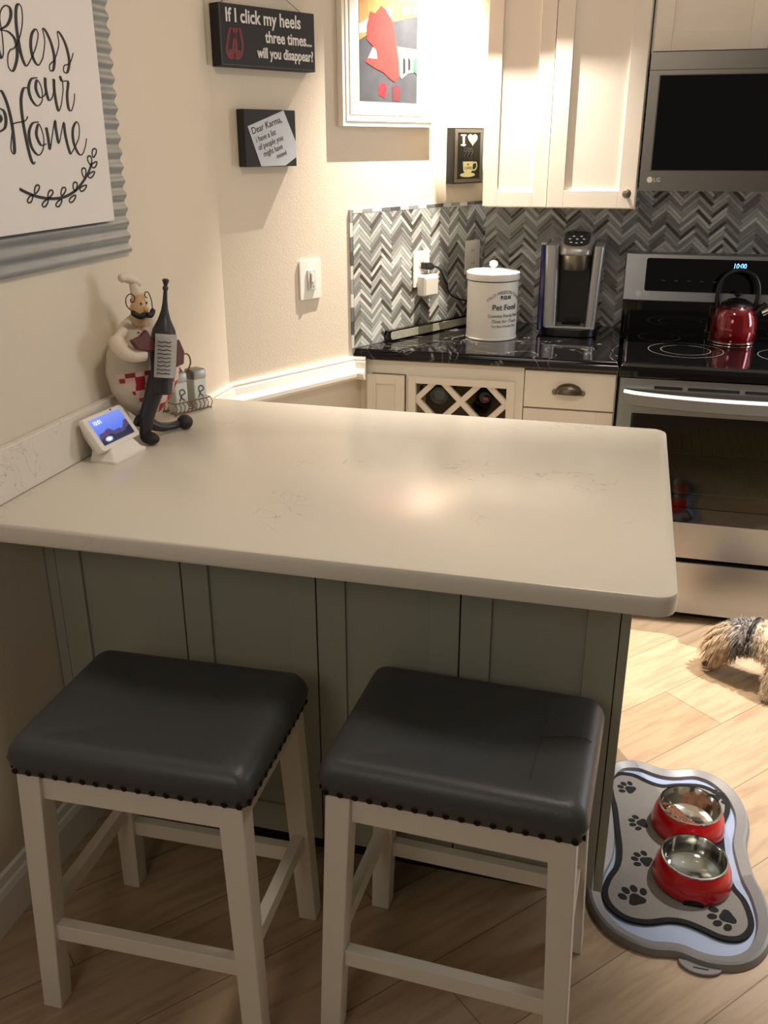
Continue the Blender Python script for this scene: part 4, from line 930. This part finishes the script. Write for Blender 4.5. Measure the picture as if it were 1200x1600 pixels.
def bcol(p):
    c = p.center
    if c.y < 0.0 and c.z < 0.166-0.25*abs(c.x+0.05)**1.2*0 and c.z < 0.170:
        # apron check
        e_ = 0.166
        if c.x > -0.146 and c.x < 0.05 and c.z > 0.166-(c.x+0.150)*1.15:
            k_ = (int(math.floor((c.x+0.2)/0.024))+int(math.floor(c.z/0.026))) % 2
            return lin((160, 34, 40)) if k_ else lin((228, 196, 182))
    return lin((206, 192, 170))
vcolor(body, bcol)
bm = bmesh.new(); lathe(bm, [(0.004, 0.270), (0.014, 0.274), (0.020, 0.290), (0.019, 0.320), (0.015, 0.345), (0.006, 0.352)], (-0.046, -0.010, 0), 24); tube(bm, [(-0.044, -0.005, 0.25), (-0.046, -0.01, 0.285)], 0.010, 12); hd = obj('head', bm, 'skin', t, smooth=True); hd.location = (-0.018, 0, 0)
bm = bmesh.new(); ell(bm, (-0.042, -0.031, 0.312), (0.006, 0.007, 0.008)); ell(bm, (-0.067, -0.008, 0.315), (0.003, 0.004, 0.007)); obj('nose', bm, 'skin', hd, smooth=True)
bm = bmesh.new()
for x in (-0.053, -0.037): ell(bm, (x, -0.0285, 0.326), (0.002, 0.0015, 0.003), 10, 6)
obj('eye', bm, 'ink', hd)
bm = bmesh.new()
tube(bm, smooth_path([(-0.046, -0.031, 0.301), (-0.062, -0.032, 0.298), (-0.076, -0.030, 0.306), (-0.080, -0.028, 0.314)], 5), [0.003]+[0.0065]*12+[0.004, 0.003, 0.0015], 10)
tube(bm, smooth_path([(-0.044, -0.031, 0.301), (-0.032, -0.032, 0.297), (-0.024, -0.030, 0.304), (-0.022, -0.028, 0.312)], 5), [0.003]+[0.0065]*12+[0.004, 0.003, 0.0015], 10)
tube(bm, smooth_path([(-0.080, -0.028, 0.312), (-0.092, -0.027, 0.326), (-0.092, -0.027, 0.343), (-0.080, -0.027, 0.351), (-0.069, -0.027, 0.344), (-0.070, -0.027, 0.334), (-0.079, -0.027, 0.333), (-0.080, -0.027, 0.340)], 6), 0.0012, 6)
tube(bm, smooth_path([(-0.022, -0.028, 0.310), (-0.022, -0.027, 0.330), (-0.030, -0.029, 0.348), (-0.040, -0.031, 0.351), (-0.042, -0.031, 0.341), (-0.036, -0.031, 0.338)], 6), 0.0012, 6)
obj('moustache', bm, 'ink', hd, smooth=True)
bm = bmesh.new(); tube(bm, [(-0.048, -0.008, 0.345), (-0.055, -0.008, 0.372)], [0.014, 0.009], 14); tube(bm, smooth_path([(-0.090, -0.006, 0.384), (-0.075, -0.008, 0.385), (-0.056, -0.009, 0.378), (-0.036, -0.008, 0.366)], 4), [0.006, 0.009, 0.010, 0.010, 0.010, 0.011, 0.011, 0.011, 0.010, 0.010, 0.009, 0.008, 0.006], 12)
obj('chef_hat', bm, 'cream', t, smooth=True).location = (-0.018, 0, 0)
bm = bmesh.new(); tube(bm, smooth_path([(-0.090, -0.015, 0.268), (-0.122, -0.030, 0.246), (-0.108, -0.050, 0.222), (-0.072, -0.058, 0.218)], 5), [0.012]*4+[0.019]*6+[0.017]*6, 14); bmesh.ops.translate(bm, verts=bm.verts, vec=(-0.026, 0, 0)); obj('sleeve', bm, 'cream', t, smooth=True)
bm = bmesh.new(); plate(bm, [(-0.092, 0.257), (-0.066, 0.262), (-0.046, 0.276), (-0.036, 0.255), (-0.014, 0.230), (-0.042, 0.222), (-0.078, 0.234)], -0.076, -0.062); bmesh.ops.translate(bm, verts=bm.verts, vec=(-0.05, 0, 0)); obj('napkin', bm, 'maroon', t, bevel=0.004)
bm = bmesh.new(); plate(bm, [(0.006, 0.236), (0.034, 0.236), (0.046, 0.205), (0.042, 0.175), (0.018, 0.172), (0.004, 0.196)], -0.064, -0.050); bmesh.ops.translate(bm, verts=bm.verts, vec=(-0.03, 0, 0)); obj('vest_flap', bm, 'maroon', t, bevel=0.004)
bm = bmesh.new(); tube(bm, [(0.004, -0.062, 0.176), (0.012, -0.066, 0.168)], [0.006, 0.005], 8); bmesh.ops.translate(bm, verts=bm.verts, vec=(-0.05, 0, 0)); obj('hand', bm, 'cream', t, smooth=True)
# bottle: axis slightly tilted
bt = obj('held_bottle', (lambda b: (lathe(b, [(0.018, 0.0), (0.024, 0.004), (0.027, 0.06), (0.030, 0.105), (0.031, 0.125), (0.026, 0.150), (0.015, 0.172), (0.008, 0.195), (0.0055, 0.215), (0.0045, 0.238), (0.0065, 0.240), (0.0065, 0.246), (0.004, 0.249), (0.0085, 0.262), (0.004, 0.265)], (0, 0, 0), 28), b)[1])(bmesh.new()), 'navy', t, smooth=True)
bt.location = (-0.070, -0.072, 0.120); bt.rotation_euler = (0, math.radians(9), 0)
bm = bmesh.new(); segs = 8; rows = []
for z in (0.042, 0.142): rows.append([bm.verts.new((0.0325*math.sin(math.radians(-75+i*13)), -0.0325*math.cos(math.radians(-75+i*13)), z)) for i in range(segs+1)])
for i in range(segs): bm.faces.new((rows[0][i], rows[0][i+1], rows[1][i+1], rows[1][i]))
bmesh.ops.solidify(bm, geom=bm.faces[:], thickness=0.001); lb = obj('bottle_label', bm, 'signwhite', bt)
bm = bmesh.new()
for i in range(9):
    z = 0.052+i*0.009; a0, a1 = -62, -8
    pts = [(0.0338*math.sin(math.radians(a0+(a1-a0)*q/6)), -0.0338*math.cos(math.radians(a0+(a1-a0)*q/6)), z+0.0012*math.sin(q*2+i)) for q in range(7)]
    tube(bm, pts, 0.0009, 5)
obj('label_lines', bm, 'ink', lb)
# legs
bm = bmesh.new(); tube(bm, [(-0.014, -0.060, 0.165), (-0.030, -0.055, 0.120), (-0.045, -0.045, 0.075), (-0.056, -0.040, 0.022)], [0.023, 0.021, 0.018, 0.013], 16); bmesh.ops.translate(bm, verts=bm.verts, vec=(-0.05, 0, 0)); obj('leg', bm, 'navy', t, smooth=True)
bm = bmesh.new(); ell(bm, (-0.054, -0.052, 0.0155), (0.018, 0.030, 0.015)); bmesh.ops.translate(bm, verts=bm.verts, vec=(-0.048, 0, 0)); obj('shoe', bm, 'ink', t, smooth=True)
bm = bmesh.new(); tube(bm, smooth_path([(-0.060, 0.0, 0.055), (-0.040, -0.01, 0.040), (-0.010, -0.015, 0.022), (0.030, -0.015, 0.015), (0.055, -0.018, 0.018)], 4), [0.024, 0.022, 0.020, 0.018, 0.017, 0.015, 0.014, 0.013, 0.012, 0.012, 0.011, 0.010, 0.010, 0.010, 0.010, 0.010, 0.010], 14); bmesh.ops.translate(bm, verts=bm.verts, vec=(-0.032, 0, 0)); obj('leg', bm, 'navy', t, smooth=True)
bm = bmesh.new(); ell(bm, (0.064, -0.022, 0.019), (0.020, 0.020, 0.0185)); bmesh.ops.translate(bm, verts=bm.verts, vec=(-0.032, 0, 0)); obj('shoe', bm, 'ink', t, smooth=True)
bm = bmesh.new()
for p in ((-0.088, 0.262), (-0.052, 0.262)): ell(bm, (p[0], -0.030 if p[0] < -0.08 else -0.078, p[1]), (0.0025, 0.002, 0.0025), 8, 6)
obj('button', bm, 'ink', t)

# ------------------------------------------------------------------ salt and pepper caddy
t = thing('wire_caddy', 'rusty wire caddy holding two lidded shakers on the counter', 'caddy', (-1.118, 2.195, TOP), math.radians(62))
bm = bmesh.new()
for z in (0.006, 0.034):
    tube(bm, [(-0.066, -0.028, z), (0.048, -0.028, z), (0.048, 0.028, z), (-0.066, 0.028, z)], 0.0018, 6, closed=True)
for i in range(10):
    x = -0.066+i*0.114/9
    for y in (-0.028, 0.028): tube(bm, [(x, y, 0.006), (x+0.006, y, 0.020), (x, y, 0.034)], 0.0012, 5)
for y in (-0.02, 0, 0.02): tube(bm, [(-0.066, y, 0.005), (0.048, y, 0.005)], 0.0014, 5)
for y in (-0.028, 0.028):
    for x in (-0.066, 0.048): tube(bm, [(x, y, 0.006), (x*1.02, y, 0.0016)], 0.0016, 5)
obj('basket', bm, 'rust', t)
bm = bmesh.new(); tube(bm, smooth_path([(-0.009, 0, 0.006), (-0.0095, 0, 0.09), (-0.026, 0, 0.125), (-0.022, 0, 0.148), (-0.006, 0, 0.155), (0.009, 0, 0.148), (0.012, 0, 0.125), (-0.007, 0, 0.10)], 5), 0.0022, 7); obj('handle', bm, 'rust', t)
def make_shaker(x, lab):
    loc = Vector((-1.118, 2.195, TOP)) + Matrix.Rotation(math.radians(62), 3, 'Z') @ Vector((x, 0, 0.0068))
    s = thing('spice_shaker', lab, 'shaker', loc, math.radians(62))
    bm = bmesh.new(); prism(bm, rrect(-0.020, 0.020, -0.020, 0.020, 0.004), 0, 0.080); obj('jar', bm, 'jar', s, bevel=0.002)
    bm = bmesh.new(); loft(bm, [[(p[0], p[1], z) for p in rrect(-0.021+i, 0.021-i, -0.021+i, 0.021-i, 0.004)] for z, i in ((0.0805, 0), (0.100, 0), (0.104, 0.002), (0.106, 0.012))]); obj('lid', bm, 'pewter', s, smooth=True)
    bm = bmesh.new(); ribbon(bm, [(-0.008, 0.030), (0.0, 0.045), (0.010, 0.050), (0.004, 0.060), (-0.006, 0.056), (-0.002, 0.040), (0.008, 0.030)], lambda a, f: 0.004, -0.0206, -0.0199); obj('painted_motif', bm, 'inkgrey', s)
make_shaker(-0.037, 'left lidded shaker in the wire caddy, nearer the chef')
make_shaker(0.024, 'right lidded shaker in the wire caddy, farther from the chef')

# ------------------------------------------------------------------ dog mat, tray, bowls
tray_pts = [(0.086, 2.172), (0.145, 2.188), (0.196, 2.172), (0.229, 2.172), (0.287, 2.190), (0.343, 2.172), (0.387, 2.118), (0.408, 2.047), (0.408, 1.987), (0.397, 1.925), (0.397, 1.881), (0.405, 1.809), (0.420, 1.753), (0.426, 1.679), (0.412, 1.614), (0.384, 1.568), (0.345, 1.540), (0.300, 1.530), (0.263, 1.533), (0.225, 1.543), (0.174, 1.536), (0.128, 1.545), (0.081, 1.571), (0.045, 1.621), (0.031, 1.681), (0.036, 1.74), (0.052, 1.80), (0.056, 1.86), (0.052, 1.92), (0.046, 1.98), (0.040, 2.05), (0.052, 2.12)]
ctr = Vector((0.225, 1.86))
def closed(pts, k=4): return [(p.x, p.y) for p in smooth_path([(a, b_, 0) for a, b_ in pts], k, closed=True)]
def inset(pts, d):
    k = len(pts); out = []
    for i in range(k):
        a = Vector(pts[i-1]); b_ = Vector(pts[(i+1) % k]); t_ = (b_-a).normalized(); nn = Vector((-t_.y, t_.x))
        if nn.dot(ctr-Vector(pts[i])) < 0: nn = -nn
        out.append((pts[i][0]+nn.x*d, pts[i][1]+nn.y*d))
    return out
TP = closed(tray_pts)
t = thing('feeding_tray', 'grey bone-shaped pet feeding tray on the oak floor', 'tray', (ctr.x, ctr.y, 0))
def lp3(pts, z): return [(p[0]-ctr.x, p[1]-ctr.y, z) for p in pts]
bm = bmesh.new(); loft(bm, [lp3(TP, 0.0005), lp3(inset(TP, -0.001), 0.004), lp3(inset(TP, 0.004), 0.018), lp3(inset(TP, 0.010), 0.021), lp3(inset(TP, 0.030), 0.014), lp3(inset(TP, 0.033), 0.006)], cap=False); obj('rim', bm, 'rim', t, smooth=True)
bm = bmesh.new(); loft(bm, [lp3(inset(TP, 0.034), 0.0045), lp3(inset(TP, 0.030), 0.0065)][::-1] + [lp3([(ctr.x+(p[0]-ctr.x)*0.02, ctr.y+(p[1]-ctr.y)*0.02) for p in TP], 0.0045)], cap=False)
obj('tray_floor', bm, 'tray', t)
bm = bmesh.new(); prism(bm, [(0.048+0.0, -0.358+0.022)]*0 + [(0.045+0.045*math.cos(a), -0.320+0.030*math.sin(a)) for a in [PI+PI*i/12 for i in range(13)]], 0.001, 0.008); tb = obj('hang_tab', bm, 'rim', t, bevel=0.002)
bm = bmesh.new(); box(bm, 0.03, 0.06, -0.338, -0.335, 0.008, 0.0086); obj('tab_slot', bm, 'dark', tb)
mat_pts = [(0.088, 2.127), (0.13, 2.132), (0.171, 2.112), (0.204, 2.105), (0.245, 2.120), (0.302, 2.130), (0.344, 2.110), (0.366, 2.079), (0.366, 2.039), (0.352, 1.994), (0.345, 1.956), (0.344, 1.865), (0.353, 1.784), (0.376, 1.74), (0.386, 1.696), (0.385, 1.659), (0.368, 1.628), (0.345, 1.613), (0.313, 1.611), (0.275, 1.625), (0.242, 1.634), (0.209, 1.631), (0.162, 1.613), (0.115, 1.615), (0.079, 1.644), (0.066, 1.684), (0.074, 1.730), (0.092, 1.778), (0.095, 1.834), (0.088, 1.904), (0.080, 1.979), (0.070, 2.03), (0.066, 2.09)]
MP = closed(mat_pts)
t = thing('feeding_mat', 'grey felt mat with black border and black paw prints', 'mat', (ctr.x, ctr.y, 0.0068))
bm = bmesh.new(); prism(bm, [(p[0]-ctr.x, p[1]-ctr.y) for p in MP], 0, 0.004); obj('felt', bm, 'matgrey', t)
bm = bmesh.new(); a = lp3(MP, 0.0); loft(bm, [lp3(inset(MP, -0.001), 0.0), lp3(inset(MP, -0.001), 0.0052), lp3(inset(MP, 0.012), 0.0052), lp3(inset(MP, 0.012), 0.003)], cap=False); obj('border', bm, 'felt', t)
def paw(u, v, deg, sc=1.0):
    p = on_z(u, v, 0.011); cx, cy = p.x-ctr.x, p.y-ctr.y; bm = bmesh.new(); a0 = math.radians(deg)
    def bl(x, y, rx, ry, ra=0, pad=False):
        pts = []
        for i in range(16):
            a = 2*PI*i/16; rr = 1+(0.18*math.cos(3*a+PI/2) if pad else 0)
            lx, ly = rx*rr*math.cos(a), ry*rr*math.sin(a); lx, ly = lx*math.cos(ra)-ly*math.sin(ra), lx*math.sin(ra)+ly*math.cos(ra)
            lx += x; ly += y; lx *= sc; ly *= sc
            pts.append((cx+lx*math.cos(a0)-ly*math.sin(a0), cy+lx*math.sin(a0)+ly*math.cos(a0)))
        prism(bm, pts, 0.0035, 0.0050)
    bl(0, -0.008, 0.020, 0.017, 0, True)
    for x, y, ra in ((-0.027, 0.010, 0.5), (-0.010, 0.025, 0.15), (0.011, 0.025, -0.15), (0.028, 0.010, -0.5)): bl(x, y, 0.0085, 0.0115, ra)
    obj('paw_print', bm, 'felt', t)
paw(982, 1232, 62, 0.75); paw(1000, 1286, 100, 0.75); paw(1006, 1344, 70, 0.78); paw(992, 1402, 30, 0.95); paw(1132, 1434, 120, 0.95); paw(1120, 1246, -60, 0.8)
def bowl(x, y, label):
    t = thing('pet_bowl', label, 'bowl', (x, y, 0.0125), 0, 'red pet bowls')
    bm = bmesh.new(); lathe(bm, [(0.078, 0.0), (0.087, 0.003), (0.088, 0.012), (0.082, 0.040), (0.076, 0.055), (0.0725, 0.060), (0.069, 0.058), (0.069, 0.054)], seg=56)
    sh = obj('outer_shell', bm, 'red', t, smooth=True)
    bm = bmesh.new(); lathe(bm, [(0.0700, 0.0585), (0.0735, 0.0605), (0.0735, 0.0635), (0.0700, 0.0640), (0.0685, 0.060), (0.066, 0.035), (0.060, 0.018), (0.048, 0.012), (0.001, 0.011)], seg=56)
    # open the lid face made by the first profile ring
    bm.faces.ensure_lookup_table()
    big = [f for f in bm.faces if len(f.verts) > 10 and abs(f.calc_center_median().z-0.0585) < 0.001]
    bmesh.ops.delete(bm, geom=big, context='FACES_ONLY')
    obj('steel_insert', bm, 'chrome', t, smooth=True)
    bm = bmesh.new(); lathe(bm, [(0.014, -0.004), (0.014, 0.004)], (0, -0.0845, 0.004), 16, 'y'); bmesh.ops.scale(bm, vec=(1.6, 1, 0.8), verts=bm.verts); nt = obj('grip_notch', bm, 'dark', t)
    return t
# remove the top cap of the shells (rings close at the inner lip)
b1 = bowl(0.262, 1.777, 'red pet bowl of water, nearer of the two bowls on the mat')
b2 = copy_thing(b1, (0.260, 1.957, 0.0125), math.radians(20), 'red pet bowl with kibble, farther of the two bowls on the mat', 'red pet bowls')
me = [c for c in b1.children if c.name.startswith('outer_shell')][0].data
bm = bmesh.new(); bm.from_mesh(me)
for f in [f for f in bm.faces if len(f.verts) > 10 and f.calc_center_median().z > 0.03]: bm.faces.remove(f)
bm.to_mesh(me); bm.free()
me = [c for c in b1.children if c.name.startswith('outer_shell')][0].data
bm = bmesh.new(); lathe(bm, [(0.001, 0.0), (0.062, 0.0), (0.064, 0.001), (0.001, 0.0012)], (0.262, 1.777, 0.0125+0.026), 40)
tag(obj('water', bm, 'water', smooth=True), 'clear water filling the nearer red bowl', 'water', kind='stuff')
bm = bmesh.new(); rk = random.Random(5)
for i in range(280):
    a = math.radians(rk.uniform(125, 320)); r = 0.056*math.sqrt(rk.random())
    x, y = r*math.cos(a), r*math.sin(a)
    if x*0.7+y*0.7 > 0.010: continue
    h = 0.016+0.016*max(0, (-(x*0.7+y*0.7))/0.05)*rk.random()+0.003*rk.random()
    vs = bmesh.ops.create_icosphere(bm, subdivisions=1, radius=0.0050)['verts']
    for v in vs: v.co = Vector((v.co.x*rk.uniform(0.9, 1.2)+x+0.260, v.co.y+y+1.957, v.co.z*0.75+0.0125+h))
tag(obj('kibble', bm, 'kibble', smooth=True), 'brown kibble heaped in the farther red bowl', 'pet food', kind='stuff')

# ------------------------------------------------------------------ dog
def skin_mesh(verts, edges, radii, root=0, sub=2):
    me = bpy.data.meshes.new('tmp'); me.from_pydata(verts, edges, []); o = bpy.data.objects.new('tmp', me); COL.objects.link(o)
    sk = o.modifiers.new('s', 'SKIN'); sk.branch_smoothing = 0.5
    for i, r in enumerate(radii): me.skin_vertices[0].data[i].radius = (r, r) if not isinstance(r, tuple) else r
    me.skin_vertices[0].data[root].use_root = True
    ss = o.modifiers.new('u', 'SUBSURF'); ss.levels = sub; ss.render_levels = sub
    dg = bpy.context.evaluated_depsgraph_get(); m_ = bpy.data.meshes.new_from_object(o.evaluated_get(dg)); bpy.data.objects.remove(o); return m_
DX, DY = 0.62, 2.66
dog = thing('dog', 'small shaggy tan and grey dog in a black harness sniffing the floor', 'dog', (DX, DY, 0))
# world joints
J = [(0.800, 2.60, 0.165), (0.700, 2.63, 0.165), (0.590, 2.660, 0.158), (0.510, 2.700, 0.158), (0.450, 2.745, 0.150), (0.405, 2.765, 0.115), (0.375, 2.775, 0.080), (0.358, 2.765, 0.045),
     (0.530, 2.640, 0.105), (0.524, 2.628, 0.055), (0.518, 2.615, 0.016), (0.502, 2.600, 0.012),
     (0.600, 2.745, 0.105), (0.600, 2.750, 0.055), (0.598, 2.745, 0.016), (0.580, 2.732, 0.012),
     (0.835, 2.54, 0.105), (0.870, 2.535, 0.060), (0.850, 2.53, 0.016), (0.832, 2.522, 0.012),
     (0.845, 2.65, 0.105), (0.880, 2.655, 0.060), (0.862, 2.65, 0.016), (0.845, 2.642, 0.012),
     (0.870, 2.585, 0.215), (0.900, 2.58, 0.260)]
E_ = [(0, 1), (1, 2), (2, 3), (3, 4), (4, 5), (5, 6), (6, 7), (2, 8), (8, 9), (9, 10), (10, 11), (2, 12), (12, 13), (13, 14), (14, 15), (0, 16), (16, 17), (17, 18), (18, 19), (0, 20), (20, 21), (21, 22), (22, 23), (0, 24), (24, 25)]
Rr = [0.066, 0.074, 0.080, 0.068, 0.052, 0.054, 0.048, 0.026, 0.032, 0.024, 0.020, 0.015, 0.032, 0.024, 0.020, 0.015, 0.036, 0.022, 0.019, 0.015, 0.036, 0.022, 0.019, 0.015, 0.018, 0.012]
dm = skin_mesh([(a-DX, b_-DY, c) for a, b_, c in J], E_, Rr, root=1)
dm.name = 'body'; dm.materials.clear(); dm.materials.append(M['fur'])
for p in dm.polygons: p.use_smooth = True
db = bpy.data.objects.new('body', dm); COL.objects.link(db); db.parent = dog
def furcol(c, rnd):
    x = c.x+DX; y = c.y+DY; z = c.z
    v = rnd.uniform(0.82, 1.12)
    if x < 0.415: base = (220, 194, 160) if rnd.random() < 0.72 else (160, 136, 112)
    elif x < 0.462: base = (92, 90, 90) if rnd.random() < 0.75 else (160, 154, 150)
    elif x < 0.478: base = (120, 116, 112) if rnd.random() < 0.4 else (196, 180, 160)
    else: base = (208, 190, 164) if rnd.random() < 0.8 else (176, 164, 148)
    if x < 0.47 and z > 0.15 and rnd.random() < 0.4: base = (176, 168, 160)
    return tuple(min(1, q_*v) for q_ in lin(base))
rr_ = random.Random(3)
vcolor(db, lambda p: furcol(p.center, rr_))
polys = list(dm.polygons); areas = [p.area for p in polys]
import itertools
cum = list(itertools.accumulate(areas))
bm = bmesh.new(); fcols = []
rg = random.Random(11)
pick = rg.choices(polys, cum_weights=cum, k=26000)
for p in pick:
    vs = [dm.vertices[i].co for i in p.vertices]
    w = [rg.random() for _ in vs]; sm = sum(w); c = sum((v*q_/sm for v, q_ in zip(vs, w)), Vector()); nrm = p.normal.copy()
    head = c.x+DX < 0.43; neck = 0.43 <= c.x+DX < 0.48
    ln_ = rg.uniform(0.028, 0.048) if head else rg.uniform(0.016, 0.030)
    if c.z < 0.05 and not head: ln_ *= 0.5
    down = Vector((-0.25 if head else 0.3, -0.15, -1.0)).normalized()
    curl = Vector((rg.uniform(-1, 1), rg.uniform(-1, 1), rg.uniform(-1, 1)))*(0.35 if head else 0.75)
    side = nrm.cross(down+curl*0.3)
    if side.length < 1e-3: side = Vector((1, 0, 0))
    side.normalize(); wd = rg.uniform(0.0006, 0.0013)
    pt = c.copy(); d = (nrm*0.75+down*0.5+curl*0.3).normalized(); P = [pt.copy()]
    for s_ in range(3):
        pt = pt+d*ln_/3; d = (d*0.6+down*(0.7 if head else 0.35)+curl*0.35).normalized()
        if pt.z < 0.003: pt.z = 0.003
        P.append(pt.copy())
    col = furcol(c, rg)
    L = [bm.verts.new(q_+side*wd*(1-i/3.3)) for i, q_ in enumerate(P)]; R = [bm.verts.new(q_-side*wd*(1-i/3.3)) for i, q_ in enumerate(P)]
    for i in range(3): bm.faces.new((L[i], R[i], R[i+1], L[i+1])); fcols.append(col)
fo = obj('fur', bm, 'fur', dog); fo['kind'] = 'stuff'
ca = fo.data.color_attributes.new('Col', 'FLOAT_COLOR', 'CORNER')
for p, c in zip(fo.data.polygons, fcols):
    for li in p.loop_indices: ca.data[li].color = (*c, 1)
# ears, nose, harness
bm = bmesh.new(); ell(bm, (0.345-DX, 2.742-DY, 0.030), (0.012, 0.010, 0.009), 14, 8); obj('nose', bm, 'ink', dog, smooth=True)
for yy in (-0.052, 0.050):
    bm = bmesh.new(); tube(bm, [(0.405-DX, 2.770-DY+yy*0.85, 0.140), (0.398-DX, 2.768-DY+yy*1.15, 0.105), (0.390-DX, 2.765-DY+yy*1.12, 0.065)], [0.012, 0.020, 0.010], 12); e_ = obj('ear', bm, mat('ear_fur', (128, 104, 82), 0.9, var=0.3, vscale=60, bump=0.6, bscale=200), dog, smooth=True)
bm = bmesh.new(); pc_ = Vector((0.478-DX, 2.728-DY, 0.152)); ax = Vector((0.85, -0.5, 0.05)).normalized(); u_ = ax.cross(Vector((0, 0, 1))).normalized(); w_2 = u_.cross(ax)
tube(bm, [pc_+(u_*math.cos(a)+w_2*math.sin(a))*0.059 for a in [2*PI*i/28 for i in range(28)]], 0.0060, 8, closed=True); obj('harness', bm, 'black', dog, smooth=True)
